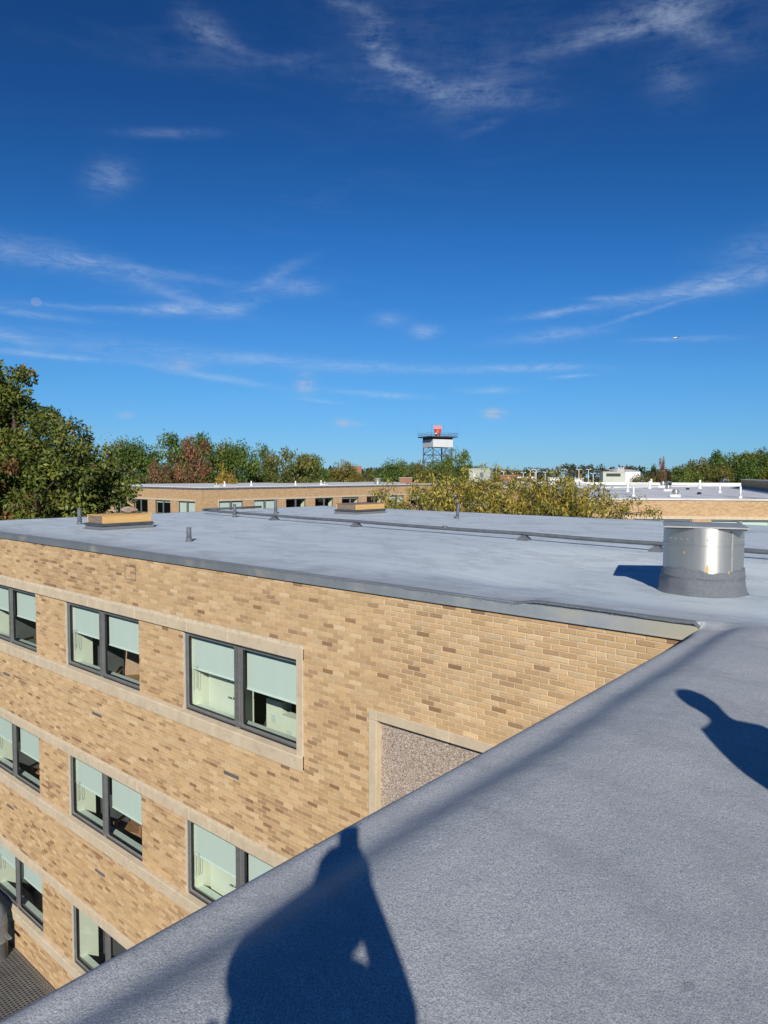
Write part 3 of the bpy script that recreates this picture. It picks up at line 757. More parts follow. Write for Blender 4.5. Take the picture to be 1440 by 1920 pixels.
for (x, y, z, w, d, h, lb) in ((-9.5, WY+.85, ROWS[0][2]-.72, .40, .25, 1.0, 'pale upright board at centre of the window with the stone jamb'),
                               (-8.95, WY+.70, ROWS[0][2]-.72, .46, .25, .86, 'low pale box file beside the upright board behind glass')):
    t = empty('box_file', (x, y, z)); m = MB(); m.box(0, w, 0, d, 0, h, 0, .004); m.build('case', 'inner_white', t)
    m = MB(); m.box(w*.35, w*.65, -.006, -.001, h*.6, h*.75); m.build('label_holder', 'inner_sill', t); tag(t, lb, 'box file')

# ------------------------------------------------------------------ things on the near roof
def rz_at(x, y): return float(roof_z(x, y))
# round metal vent with square lid
vx, vy = -2.71*1.13, 9.60*1.13; vz = rz_at(vx, vy)
vent = tag(empty('roof_vent', (vx, vy, vz)), 'round stainless metal roof vent with flat square lid and grey coated base', 'roof vent'); vent.scale = (1.13, 1.13, 1.13)
m = MB()
for q_ in (((.478, .16), (.478, .62)), ((.478, .62), (.486, .626)), ((.486, .626), (.486, .638)), ((.486, .638), (.478, .644)), ((.478, .644), (.478, .85))): m.lathe(q_, n=72, cap=False)
m.build('drum', 'galvanised', vent)
m = MB(); pr = []
n = 72; rings = []
for k, (r0, z0) in enumerate([(.60, -.035), (.538, .004), (.520, .04), (.513, .10), (.507, .18), (.500, .215), (.509, .223), (.500, .232), (.492, .31)]):
    rr = []
    for i in range(n):
        a = 2*math.pi*i/n; w = .010*math.sin(5*a+k)+.006*math.sin(11*a)
        rr.append(((r0+(w if k < 5 else w*.12))*math.cos(a), (r0+(w if k < 5 else w*.12))*math.sin(a), z0+(.022*math.sin(3*a+1)+.010*math.sin(13*a) if k == 8 else 0)))
    rings.append(rr)
vs = [p for rr in rings for p in rr]; m.add(vs, [(k*n+i, k*n+(i+1) % n, (k+1)*n+(i+1) % n, (k+1)*n+i) for k in range(8) for i in range(n)], 0, True)
m.add(rings[-1]+[(.4785*math.cos(2*math.pi*i/n), .4785*math.sin(2*math.pi*i/n), rings[-1][i][2]+.004) for i in range(n)], [(i, (i+1) % n, n+(i+1) % n, n+i) for i in range(n)], 0, True)
m.build('coated_base', 'coating', vent)
m = MB(); m.box(-.012, .012, -.006, .006, .31, .84); sm_ = m.build('seam', 'lid_metal', vent); sm_.location = (.48*math.cos(-.55), .48*math.sin(-.55), 0); sm_.rotation_euler = (0, 0, -.55+math.pi/2)
for k in range(14):
    a = -2.2+k*.17; m = MB(); m.lathe([(.007, -.004), (.007, .002), (.003, .005)], n=8); rv = m.build('rivet', 'lid_metal', vent); rv.location = (.482*math.cos(a), .482*math.sin(a), .70); rv.rotation_euler = (0, R(90), a)
# square lid: corners given along view-right and depth
rt = np.array([.763, .646]); fw = np.array([-.646, .763])
cr = [(.28, -.62), (.62, .28), (-.28, .62), (-.62, -.28)]
c2 = [rt*a+fw*b for a, b in cr]
m = MB(); zl0, zl1 = .850, .868
m.add([(*c, zl0) for c in c2]+[(*c, zl1) for c in c2]+[(*(c*.2), zl1+.018) for c in c2], [(3, 2, 1, 0), (0, 1, 5, 4), (1, 2, 6, 5), (2, 3, 7, 6), (3, 0, 4, 7), (4, 5, 9, 8), (5, 6, 10, 9), (6, 7, 11, 10), (7, 4, 8, 11), (8, 9, 10, 11)])
lid = m.build('lid', 'lid_metal', vent)
m = MB(); m.add([(*(c*.95), .828) for c in c2]+[(*(c*.95), .850) for c in c2], [(3, 2, 1, 0), (0, 1, 5, 4), (1, 2, 6, 5), (2, 3, 7, 6), (3, 0, 4, 7)]); m.build('lid_hem', 'flashing', lid)
m = MB()
for a, z_, w in ((-1.18, .30, .045), (-.62, .285, .02), (-1.75, .52, .018), (-1.3, .55, .01)):
    aa = a; r_ = .4795
    m.add([(r_*math.cos(aa-w), r_*math.sin(aa-w), z_), (r_*math.cos(aa+w), r_*math.sin(aa+w), z_), (r_*math.cos(aa+w*.6), r_*math.sin(aa+w*.6), z_+w*2.2), (r_*math.cos(aa-w*.7), r_*math.sin(aa-w*.7), z_+w*1.8)], [(0, 1, 2, 3)])
m.build('foam_splash', 'timber', vent)

# soil stacks
for x, y, h, r, lean, lb in ((-20.0, 9.86, .47, .062, 0, 'grey vent stack left of the near timber hatch'), (-13.25, 8.99, .31, .055, 0, 'short grey vent stack standing alone near the front roof edge'),
                             (-19.37, 14.97, .45, .06, 0, 'grey vent stack standing in front of the bent end of the pipe'), (-20.07, 17.41, .53, .06, 0, 'grey vent stack behind the long pipe in front of far windows'),
                             (-13.47, 19.73, .50, .055, .035, 'slightly tilted grey vent stack near the yellow tree')):
    z = rz_at(x, y); t = tag(empty('vent_stack', (x, y, z)), lb, 'vent pipe', 'vent stacks on the grey roof')
    m = MB(); m.tube([(0, 0, 0), (lean*.5, lean*.5, h*.6), (lean, lean, h)], [r, r*.98, r*.92], 14, 0, True); m.build('pipe', 'pipe_grey', t)
    m = MB(); m.lathe([(r*1.8, -.01), (r*1.4, .012), (r*1.15, .04), (r*1.08, .08)], n=16, cap=False); m.build('collar', 'pipe_grey', t)

# gas pipe across the roof on blocks
PL = [(-21.6, 15.35), (-17.35, 14.98), (-13.42, 14.62), (-7.87, 14.22), (-4.79, 13.95), (1.5, 13.45), (9.0, 12.8)]
gp = tag(empty('roof_pipe', (-21.6, 15.35, -1.5)), 'long grey pipe running across the foam roof on small supports', 'pipe')
o_ = np.array((-21.6, 15.35, -1.5))
def pp(x, y): return np.array((x, y, rz_at(x, y)+.155))-o_
pts = []
for (a, b) in zip(PL[:-1], PL[1:]):
    for k in range(6): u = k/6; pts.append(pp(a[0]*(1-u)+b[0]*u, a[1]*(1-u)+b[1]*u)-np.array((0, 0, .015*math.sin(math.pi*u))))
m = MB(); m.tube(pts, .044, 10); m.build('long_run', 'pipe_grey', gp)
m = MB(); q = pp(-21.6, 15.35); m.tube([q, q+(-.14, .02, 0), q+(-.20, .10, .005), q+(-.18, .25, .01), q+(.05, 2.6, .03)], .044, 10); m.build('bent_run', 'pipe_grey', gp)
for x, y in ((-10.2, 14.40), (-4.35, 13.91)):
    m = MB(); a = pp(x-.06, y+.005); b = pp(x+.06, y-.005); m.tube([a-(0, 0, .006), b-(0, 0, .006)], .055, 12); m.build('coupling', 'pipe_grey', gp)
sup = None
for x, y in PL[1:5]:
    z = rz_at(x, y)-o_[2]
    m = MB(); vs = []
    for zz, hx, hy in ((-.01, .13, .15), (.05, .10, .12), (.118, .035, .06)): vs += [(-hx, -hy, zz), (hx, -hy, zz), (hx, hy, zz), (-hx, hy, zz)]
    m.add(vs, [(0, 1, 5, 4), (1, 2, 6, 5), (2, 3, 7, 6), (3, 0, 4, 7), (4, 5, 9, 8), (5, 6, 10, 9), (6, 7, 11, 10), (7, 4, 8, 11), (8, 9, 10, 11)])
    s_ = m.build('support_block', 'pipe_grey', gp); s_.location = (x-o_[0], y-o_[1], z)
    m = MB(); m.tube([(.05, .09, .0), (.05, .09, .10)], .012, 6); m.tube([(-.05, -.09, .0), (-.05, -.09, .10)], .012, 6); m.build('clamp', 'frame_light', s_)

# timber hatches on curbs
for x0, x1, y0, y1, lb in ((-18.40, -17.54, 9.25, 10.72, 'yellow timber roof hatch on grey curb with a brown lump on top'), (-18.55, -17.5, 19.05, 20.7, 'yellow timber roof hatch on grey curb in front of far windows')):
    cx, cy = (x0+x1)/2, (y0+y1)/2; z = rz_at(cx, cy); t = tag(empty('roof_hatch', (cx, cy, z)), lb, 'roof hatch', 'timber hatches on the grey roof')
    a, b = (x1-x0)/2, (y1-y0)/2
    m = MB(); vs = []
    for zz, e in ((-.03, .12), (.03, .03), (.10, 0)): vs += [(-a-e, -b-e, zz), (a+e, -b-e, zz), (a+e, b+e, zz), (-a-e, b+e, zz)]
    m.add(vs, [(k*4+i, k*4+(i+1) % 4, k*4+4+(i+1) % 4, k*4+4+i) for k in range(2) for i in range(4)], 0); m.build('curb', 'coating', t)
    m = MB(); m.box(-a-.04, a+.04, -b-.04, b+.04, .10, .135); m.box(-a-.015, a+.015, -b-.015, b+.015, .136, .165); m.build('flange', 'flashing', t)
    m = MB(); m.box(a-.05, a-.002, -b+.03, b-.03, .166, .36, 0, .004); m.build('side_board', 'timber', t)
    m = MB(); m.box(-a+.002, -a+.05, -b+.03, b-.03, .166, .36, 0, .004); m.build('side_board', 'timber', t)
    m = MB(); m.box(-a+.052, a-.052, -b+.035, -b+.08, .166, .355, 0, .004); m.build('end_board', 'old_timber', t)
    m = MB(); m.box(-a+.052, a-.052, b-.08, b-.035, .166, .355, 0, .004); m.build('end_board', 'old_timber', t)
    m = MB(); m.box(-a-.01, a+.003, -b+.02, b-.02, .362, .385, 0, .004); m.build('cover', 'old_timber' if y0 > 12 else 'timber', t)
def rock(name, loc, s, mat, lb, cat, seed):
    r2 = np.random.default_rng(seed); m = MB(); n = 14; vs = []; fs = []
    for i in range(7):
        ph = math.pi*i/6
        for k in range(n):
            a = 2*math.pi*k/n; q = 1+.22*math.sin(3*a+ph*2+seed)+.12*r2.uniform(-1, 1)
            vs.append((s[0]*q*math.sin(ph)*math.cos(a), s[1]*q*math.sin(ph)*math.sin(a), s[2]*(1-math.cos(ph))/2*(.9+.2*math.sin(2*a))))
    for i in range(6):
        for k in range(n): fs.append((i*n+k, i*n+(k+1) % n, (i+1)*n+(k+1) % n, (i+1)*n+k))
    m.add(vs, fs); o = m.build(name, mat); o.location = loc; return tag(o, lb, cat)
rock('weight_stone', (-18.1, 10.35, rz_at(-17.97, 9.98)+.386), (.24, .2, .17), 'rock', 'brown lumpy stone lying on the near timber roof hatch', 'stone', 3)

# ------------------------------------------------------------------ courtyard bottom left: grating and duct
gr = tag(empty('floor_grating', (-18.5, WY-.02, -12.10)), 'dark steel grating platform against the foot of the brick wall', 'grating')
m = MB()
for x in np.arange(-5.0, 4.0, .085): m.box(x, x+.016, -4.2, 0, -.03, .0)
for y in np.arange(-4.2, 0, .085): m.box(-5.0, 4.0, y, y+.016, -.030, -.004)
b = m.build('bars', 'frame_metal', gr); b['kind'] = 'stuff'
m = MB(); m.box(-5.0, 4.0, -4.25, -4.2, -.12, .01); m.box(4.0, 4.04, -4.25, .0, -.12, .01); m.box(-5.04, -5.0, -4.25, .0, -.12, .01); m.build('edge_angle', 'frame_metal', gr)
sheet('areaway_floor', -24, -14, 2.8, 7.1, -12.45, 'unit_dark')
du = tag(empty('metal_duct', (-18.25, WY-.42, -12.10)), 'galvanised round duct with segmented elbow rising from the grating beside the wall', 'duct')
m = MB(); m.lathe([(.19, -.3), (.19, .42), (.197, .425), (.197, .445), (.19, .45), (.19, .85)], n=28, cap=False); m.build('riser', 'duct_zinc', du)
m = MB(); pts = [(0, 0, .84)]; rad = [.19]
for k in range(0, 7): a = R(15*k); pts.append((-.32+.32*math.cos(a), 0, .86+.32*math.sin(a))); rad.append(.192 if k % 2 else .2)
pts.append((-1.2, 0, 1.18)); rad.append(.19)
m.tube(pts, rad, 24, 0, True, False); m.build('elbow', 'duct_zinc', du)
m = MB(); m.box(.17, .46, .04, .12, .62, .66); m.build('bracket', 'frame_light', du)
t = rock('plastic_bag', (-17.55, 5.95, -12.098), (.20, .12, .10), 'lilac', 'crumpled lilac bag lying on the dark grating', 'bag', 5)
t = rock('red_cap', (-15.0, WY-.12, -12.098), (.05, .05, .08), 'red_plastic', 'tiny red cap at the wall end of the grating', 'cap', 6)

# ------------------------------------------------------------------ far buildings of the same complex
WMF = WM
def far_window(parent, x, y, z, rz, fr): add_window(parent, Matrix.Identity(4), (x, y, z), rz, fr, cords=False)
def wall_boxes(m, x0, x1, holes, zt, zb, y0, y1, axis='x'):
    """wall along x (or y) with rectangular holes (a, b, z0, z1)"""
    zs = sorted({zt, zb} | {h[2] for h in holes} | {h[3] for h in holes})
    for a, b in zip(zs[:-1], zs[1:]):
        iv = [(x0, x1)]
        for p, q, c, d in holes:
            if c < b-.001 and d > a+.001:
                nv = []
                for u, w in iv:
                    if q <= u or p >= w: nv.append((u, w)); continue
                    if p > u: nv.append((u, p))
                    if q < w: nv.append((q, w))
                iv = nv
        for u, w in iv:
            if axis == 'x': m.box(u, w, y0, y1, a, b)
            else: m.box(y0, y1, u, w, a, b)
H_ = -GROUND
# building with the corner (west wing), aligned with ours
b2x, b2y = -58.3, 41.0
b2 = tag(empty('west_wing', (b2x, b2y, GROUND)), 'long low tan brick wing behind the grey roof with white roof edge and mint blinds', 'building')
ya = [2.15+4.46*k for k in range(13)]; xa = [-4.0, -8.3, -12.6, -16.9]
zo, zi, zl_ = H_-4.25, H_-2.81, H_-2.62
holes_y = [(y, y+WIN_W, zo-3.42*r, zi-3.42*r) for y in ya for r in range(2)]
holes_x = [(x, x+2.95, zo-3.42*r, zi-3.42*r) for x in xa for r in range(2)]
m = MB(); wall_boxes(m, .0, 62, holes_y, H_-1.62, 0, -.35, 0, 'y'); m.build('wall', 'far_brick', b2)
m = MB(); wall_boxes(m, -22, -.35, holes_x, H_-1.62, 0, 0, .35, 'x'); m.box(-22, -21.7, .35, 62, 0, H_-1.62); m.box(-22, -.35, 61.7, 62, 0, H_-1.62); m.build('wall', 'far_brick', b2)
m = MB(); m.box(-22.05, .05, -.05, 62.05, H_-1.62, H_-1.44); m.build('fascia', 'unit_grey', b2)
m = MB(); m.box(-22.0, .0, .0, 62.0, H_-1.44, H_-1.36); m.build('roof', 'white_paint', b2)
for r in range(2):
    z = -3.42*r
    for (a, b) in ((2.0, 30.2), (30.2, 59.0)):
        m = MB(); m.box(0, .025, a, b, zi+z, zl_+z); m.build('lintel_stone', 'limestone', b2)
        m = MB(); m.box(0, .05, a, b, zo+z-.24, zo+z); m.build('sill_stone', 'limestone', b2)
    m = MB(); m.box(-17.1, -.9, -.025, 0, zi+z, zl_+z); m.build('lintel_stone', 'limestone', b2)
    m = MB(); m.box(-17.1, -.9, -.05, 0, zo+z-.24, zo+z); m.build('sill_stone', 'limestone', b2)
for x in (2.0,):
    m = MB(); m.box(0, .02, x-.0, x+.13, zo, zi); m.build('jamb_stone', 'limestone', b2)
frs = [(1, 1), (1, 1), (0, 0), (.06, .05), (.12, .12), (0, .0), (.9, .9), (.5, .4), (.6, .6), (1, 1), (.5, .5), (.8, .8), (.4, .4)]
for r in range(1):
    for k, y in enumerate(ya): far_window(b2, 0, y, zo-3.42*r, R(90), frs[k])
    for k, x in enumerate(xa): far_window(b2, x, 0, zo-3.42*r, 0, [(1, 1), (.16, .14), (0, 0), (0, 0)][k])
m = MB(); m.box(-6.0, -.36, .5, 61, zo-1, zo-.9); m.box(-6, -5.9, .5, 61, zo-.9, H_-1.7); m.box(-21, -6.1, .4, .45, zo-1, zo-.9); m.box(-21, -6.1, 4.5, 4.6, zo-.9, H_-1.7); m.build('room', 'room_dark', b2)
# white cheeks inside windows
for y in ya:
    m = MB(); m.box(-.9, -.36, y+WIN_W+.01, y+WIN_W+.2, zo-.4, zi+.2); m.build('room_cheek', 'inner_white', b2)

# east block, turned to face us
p0 = gd(1140, 934, 44.8); a3 = math.atan2(5.37, 8.04)
b3 = tag(empty('east_block', (p0[0], p0[1], GROUND), a3), 'low tan brick block with stained pale flat roof carrying vents and white pipes', 'building')
ux, uy = np.array([math.cos(a3), math.sin(a3)]), np.array([-math.sin(a3), math.cos(a3)])
def to3(P): d = np.array(P[:2])-p0[:2]; return d@ux, d@uy
L0, L1, DEP = -1.9, 40, 52
hx = [(-3.15+4.73*k, -3.15+4.73*k+3.6) for k in range(9)]
hx = [h for h in hx if h[0] > L0+.3]
z3o, z3i = H_-4.3, H_-2.80
m = MB(); wall_boxes(m, L0, L1, [(a, b, z3o, z3i) for a, b in hx], H_-1.60, 0, 0, .35, 'x'); m.build('wall', 'far_brick', b3)
m = MB(); m.box(L0, L0+.3, .35, DEP, 0, H_-1.6); m.box(L1-.3, L1, .35, DEP, 0, H_-1.6); m.box(L0, L1, DEP-.3, DEP, 0, H_-1.6); m.build('wall', 'far_brick', b3)
m = MB(); m.box(L0-.05, L1, -.05, DEP, H_-1.6, H_-1.52); m.build('roof', 'stained_roof', b3)
m = MB(); m.box(L0-.06, L1, -.07, .12, H_-1.60, H_-1.49); m.build('coping', 'white_dirty', b3)
m = MB(); m.box(L0-.1, L0+.45, .13, DEP, H_-1.55, H_-1.44); m.build('coping', 'white_paint', b3)
m = MB(); m.box(L0-.1, L1, DEP-.5, DEP+.05, H_-1.5, H_-1.05); m.build('coping', 'white_paint', b3)
m = MB(); m.box(L0, L1, -.025, 0, z3i, z3i+.19); m.build('lintel_stone', 'limestone', b3)
W3 = window_meshes(3.6, 1.5)
for i, (a, b) in enumerate(hx): add_window(b3, Matrix.Identity(4), (a, 0, z3o), 0, (.95, .95), W3, 3.6, 1.5, False)
m = MB(); m.box(L0+.4, L1-.4, 4, 4.1, 0, H_-1.7); m.build('room', 'room_dark', b3)

# low raised block on the right with brick parapet
pr_ = gz(1368, 913, -1.4); pr2 = gz(1500, 932, -1.4)
a_, b_ = to3(pr_); c_, d_ = to3(pr2)
ns = tag(empty('raised_parapet', (pr_[0], pr_[1], -1.52), math.atan2(pr2[1]-pr_[1], pr2[0]-pr_[0])), 'tan brick parapet with dark coping on the right of the stained roof', 'parapet')
Lp = float(np.hypot(*(pr2-pr_)[:2]))
m = MB(); m.box(0, Lp+10, 1.2, 1.6, 0, .95); m.build('wall', 'far_brick', ns)
m = MB(); m.add([(0, 0, .004), (Lp+10, 0, .004), (Lp+10, 1.2, .25), (0, 1.2, .25)], [(0, 1, 2, 3)]); m.build('dark_upstand', 'unit_grey', ns)
m = MB(); m.box(-.1, Lp+10, 1.1, 1.7, .95, 1.05); m.build('coping', 'white_dirty', ns)

# middle block: brown wall and white roofs behind the yellow tree
pm = gz(1115, 912, -1.45)
pa = gd(905, 910, 92); pb = gd(1125, 914, 78)
am = math.atan2(pb[1]-pa[1], pb[0]-pa[0]); Lm = float(np.hypot(*(pb-pa)[:2]))
b4 = tag(empty('middle_block', (pa[0], pa[1], GROUND), am), 'low brown brick block with white roof edge behind the yellow tree', 'building')
m = MB(); m.box(0, Lm, 0, 30, 0, H_-1.75); m.build('wall', 'far_brick', b4)
m = MB(); m.box(-.1, Lm+.1, -.1, 30.1, H_-1.75, H_-1.35); m.build('roof', 'white_dirty', b4)
for k in range(3):
    m = MB(); m.box(2+k*6, 5+k*6, 3+k*4, 3.4+k*4, H_-1.35, H_-1.05); m.build('roof_upstand', 'white_paint', b4)

# ------------------------------------------------------------------ things on far roofs
def pipe_thing(P, h, r, lb, grp, flare=True):
    t = tag(empty('white_vent_pipe', P), lb, 'vent pipe', grp)
    m = MB(); m.tube([(0, 0, 0), (0, 0, h)], r, 10); m.build('pipe', 'white_paint', t)
    m = MB(); m.lathe([(r*2.1, 0), (r*1.9, r*1.0), (r*1.1, r*2.4)], n=12, cap=False); m.build('collar', 'white_paint', t)
for px, py, tp, lb in ((1187.5, 931, 912, 'white vent pipe with cone base at near left of the stained roof'), (1176.5, 922, 906, 'white vent pipe just behind the leftmost one on the stained roof'),
                       (1217.7, 916, 902, 'white vent pipe left of the metal turbine vents'), (1221, 907, 898, 'white pipe at the far edge above the turbine vents'),
                       (1312, 916, 900, 'white vent pipe in the middle of the stained roof near far edge'), (1349.4, 924, 906, 'white vent pipe in front of the dark roof unit'),
                       (1388, 934, 912, 'white vent pipe with cone base at the right end of stained roof')):
    P = gz(px, py, -1.52); d = P@_F; pipe_thing(P, (py-tp)/FPX*d, .075*d/55, lb, 'white vent pipes on the stained roof')
def turbine(px, py, w, lb, sc=1.0):
    P = gz(px, py, -1.52); d = P@_F; s = w/FPX*d
    t = tag(empty('turbine_vent', P), lb, 'roof vent', 'metal turbine vents')
    m = MB(); m.box(-s*.62, s*.62, -s*.62, s*.62, 0, s*.42); m.build('curb', 'white_paint', t)
    m = MB(); m.lathe([(s*.34, s*.42), (s*.34, s*.62), (s*.52, s*.66), (s*.54, s*.80), (s*.50, s*1.0), (s*.50, s*1.05), (s*.2, s*1.22)], n=20); m.build('cowl', 'galvanised', t)
turbine(1266.5, 932, 12, 'nearest of the round metal turbine vents on white curb')
turbine(1252.5, 921, 9.5, 'middle round metal turbine vent with dark motor box above it')
turbine(1242.5, 914.5, 10, 'farthest round metal turbine vent of the three')
def unit(px, py, w, h, mat, lb, name='roof_unit', cat='roof unit', zb=-1.52, dist=None, rz=None):
    P = gz(px, py, zb) if dist is None else gd(px, py, dist); d = P@_F; s = 1/FPX*d
    t = tag(empty(name, P, YAW+.25 if rz is None else rz), lb, cat)
    m = MB(); m.box(-w*s/2, w*s/2, -w*s*.4, w*s*.4, 0, h*s, 0, .03*w*s); m.build('housing', mat, t)
    m = MB(); m.box(-w*s*.38, w*s*.38, -w*s*.425, -w*s*.402, h*s*.25, h*s*.8); m.build('grille', 'unit_dark', t)
    m = MB(); m.lathe([(w*s*.25, h*s), (w*s*.25, h*s*1.14), (w*s*.1, h*s*1.16)], n=14); m.build('fan_collar', mat, t)
    return t
unit(1253, 912, 10, 9, 'unit_grey', 'small dark motor box above the metal turbine vents')
unit(1358, 909, 13, 10, 'unit_grey', 'dark grey roof unit at the far right edge of the stained roof')
unit(1204, 907, 7, 6, 'unit_grey', 'little grey box at the far edge, left of turbine vents')
unit(1311, 927, 6, 4, 'unit_dark', 'small black drain guard in the middle of the stained roof', 'drain_guard', 'drain')
unit(1289.5, 918, 5, 3, 'unit_dark', 'small black drain guard farther back on the stained roof', 'drain_guard', 'drain')
unit(1397, 905, 9, 6, 'galvanised', 'short bright vent box beside the brick parapet', dist=90)
# vents on the west wing roof
def on_wing(px, x):
    r = ray(px, 900); P = r*x/r[0]; P[2] = -1.36; return P
for px, py, h, lb in ((421, 911, 9, 'white vent pipe near the west wing corner'), (471, 911, 9, 'white vent pipe on the west wing, second from the corner'), (554, 909, 8, 'white vent pipe on west wing above the dark blue windows'),
                      (602, 909, 9, 'white vent pipe on west wing beside the small turbine'), (822, 904, 6, 'white vent pipe on west wing near the brown chimney box'), (846, 903.5, 7, 'white vent pipe on west wing behind the yellow tree')):
    P = on_wing(px, -61.0); d = P@_F
    pipe_thing(P, h/FPX*d, .075, lb, 'white pipes on the west wing', False)
def far_turbine(px, py, w, lb):
    P = on_wing(px, -60.5); d = P@_F; s = w/FPX*d
    t = tag(empty('turbine_vent', P), lb, 'roof vent', 'turbines on the west wing')
    m = MB(); m.box(-s*.7, s*.7, -s*.5, s*.5, 0, s*.25); m.build('curb', 'white_paint', t)
    m = MB(); m.lathe([(s*.3, s*.25), (s*.3, s*.5), (s*.5, s*.55), (s*.5, s*.9), (s*.2, s*1.05)], n=14); m.build('cowl', 'galvanised', t)
far_turbine(406, 911.5, 6, 'small metal turbine vent near the west wing corner')
far_turbine(609, 909.5, 6, 'small metal turbine vent above the west wing middle windows')
t = tag(empty('drum_vent', on_wing(708, -61.5)), 'bright metal drum vent with lid on the west wing roof', 'roof vent')
m = MB(); m.lathe([(.42, 0), (.42, .68), (.50, .68), (.50, .74)], n=20, cap=True); m.build('drum', 'galvanised', t); m = MB(); m.lathe([(.56, .742), (.56, .78), (.1, .82)], n=20); m.build('lid', 'lid_metal', t)
t = tag(empty('chimney_box', on_wing(761, -63.0), R(90)), 'small brown brick chimney box on the west wing roof', 'chimney')
m = MB(); m.box(-.85, .85, -.5, .5, 0, .80); m.build('stack', 'red_brick', t); m = MB(); m.box(-.9, .9, -.55, .55, .80, .87); m.build('cap', 'limestone', t)

# greenish penthouses
def penthouse(px0, px1, pt, pb, d, lb, louvre, rz):
    P = gd((px0+px1)/2, pb, d); s = d/FPX; w = (px1-px0)*s; h = (pb-pt)*s
    t = tag(empty('penthouse', P, rz), lb, 'penthouse')
    m = MB(); m.box(-w*.42, w*.42, -w*.3, w*.3, -3, h*.97); m.build('wall', 'unit_green', t)
    m = MB(); m.box(-w*.43, w*.43, -w*.31, w*.31, h*.97, h*1.03); m.build('roof', 'unit_green', t)
    if louvre:
        m = MB(); m.box(-w*.30, w*.24, -w*.306, -w*.301, h*.62, h*.88); lo = m.build('louvre', 'unit_dark', t)
    else:
        m = MB(); m.box(-w*.24, -w*.16, -w*.306, -w*.301, h*.1, h*.66); m.build('door', 'white_paint', t)
        m = MB(); m.box(w*.02, w*.14, -w*.306, -w*.301, h*.4, h*.75); m.build('hatch', 'unit_grey', t)
penthouse(878, 926, 879, 906, 84, 'pale green rooftop penthouse half hidden by the yellow tree top', False, YAW-.35)
penthouse(1124, 1172, 885, 907, 96, 'pale green rooftop penthouse with a long black louvre', True, YAW-.1)
t = tag(empty('white_shed', gd(1180, 897, 130), YAW), 'white building part showing behind the green penthouse', 'building')
m = MB(); m.box(-2.4, 2.0, 0, 6, -9, 1.3); m.build('wall', 'white_paint', t); m = MB(); m.add([(-2.5, -.1, 1.3), (2.1, -.1, 1.3), (2.1, 6, 1.7), (-2.5, 6, 1.7)], [(0, 1, 2, 3)]); m.build('roof', 'white_dirty', t)
t = tag(empty('antenna_cluster', gd(1164, 892, 118)), 'cluster of pale antennas above the louvred penthouse', 'antenna')
for k in range(4):
    m = MB(); m.tube([(-.45+k*.3, 0, -2.5), (-.45+k*.3, 0, .9+.3*(k % 2))], .05, 6); m.build('mast', 'white_paint', t)
    m = MB(); m.box(-.53+k*.3, -.37+k*.3, -.1, .1, .5, 1.4); m.build('panel', 'white_paint', t)
# far low buildings
def far_box(px0, px1, pt, pb, d, mat, roofmat, lb, name='far_building'):
    P = gd((px0+px1)/2, pb, d); s = d/FPX; w = (px1-px0)*s; h = (pb-pt)*s
    t = tag(empty(name, (P[0], P[1], GROUND), YAW+random.uniform(-.3, .3)), lb, 'building')
    zt = P[2]+h-GROUND
    m = MB(); m.box(-w/2, w/2, 0, w*.5, 0, zt-.3); m.build('wall', mat, t); m = MB(); m.box(-w/2-.1, w/2+.1, -.1, w*.5+.1, zt-.3, zt); m.build('roof', roofmat, t)
    for k in range(3):
        m = MB(); m.box(-w*.35+k*w*.25, -w*.35+k*w*.25+w*.12, -.05, -.02, zt*.55, zt*.78); m.build('window', 'unit_dark', t)
far_box(930, 975, 890, 903, 165, 'red_brick', 'red_brick', 'red brick building right of the half hidden penthouse')
far_box(968, 1000, 894, 904, 150, 'red_brick', 'white_dirty', 'lower red brick building with pale roof in the distance')
far_box(1028, 1056, 895, 905, 170, 'white_paint', 'white_dirty', 'white low building among the distant lamp posts')
far_box(1077, 1094, 896, 905, 175, 'white_paint', 'white_dirty', 'small white building right of the distant lamp posts')
far_box(850, 1130, 904, 912, 135, 'white_dirty', 'white_dirty', 'long white roofed hall beyond the yellow tree')
far_box(655, 678, 874, 890, 320, 'red_brick', 'red_brick', 'tan house showing through the gap in distant trees')

# distant lamp posts
for i, (px, tp, bp) in enumerate(((944, 884, 905), (962, 887, 905), (981, 886, 905), (994, 881, 906), (1003, 885, 906), (1005, 881, 906), (1022, 885, 906), (1057, 880, 907), (1085, 880, 906), (1103, 880, 907), (1112, 888, 907), (1240, 883, 897))):
    d = 190-5*(i % 3); s = d/FPX; P = gd(px, bp, d); h = (bp-tp)*s
    lb = ['tall grey lamp post left of the red brick building', 'grey lamp post in front of the red brick building', 'short grey lamp post above the lower red roof', 'tall lamp post just left of the closely paired posts', 'thin lamp post of the close pair, shorter one',
          'thin lamp post of the close pair, taller one', 'grey lamp post left of the white low building', 'tall pale lamp post right of the white low building', 'tall lamp post before the small white building', 'thickest pale lamp post left of louvred penthouse', 'short lamp post just left of louvred penthouse',
          'grey lamp post in front of the trees right of the penthouse'][i]
    t = tag(empty('lamp_post', (P[0], P[1], GROUND), YAW), lb, 'lamp post', 'distant lamp posts'); hz = P[2]-GROUND+h
    m = MB(); m.tube([(0, 0, 0), (0, 0, hz)], [.13, .09], 8); m.build('post', 'white_dirty', t)
    m = MB(); m.box(-.4, .4, -.06, .06, hz-.1, hz); m.build('crossarm', 'white_dirty', t)
    for s_ in (-1, 1): m = MB(); m.box(s_*.5-.2, s_*.5+.2, -.15, .15, hz-.06, hz+.1); m.build('lamp_head', 'white_dirty', t)

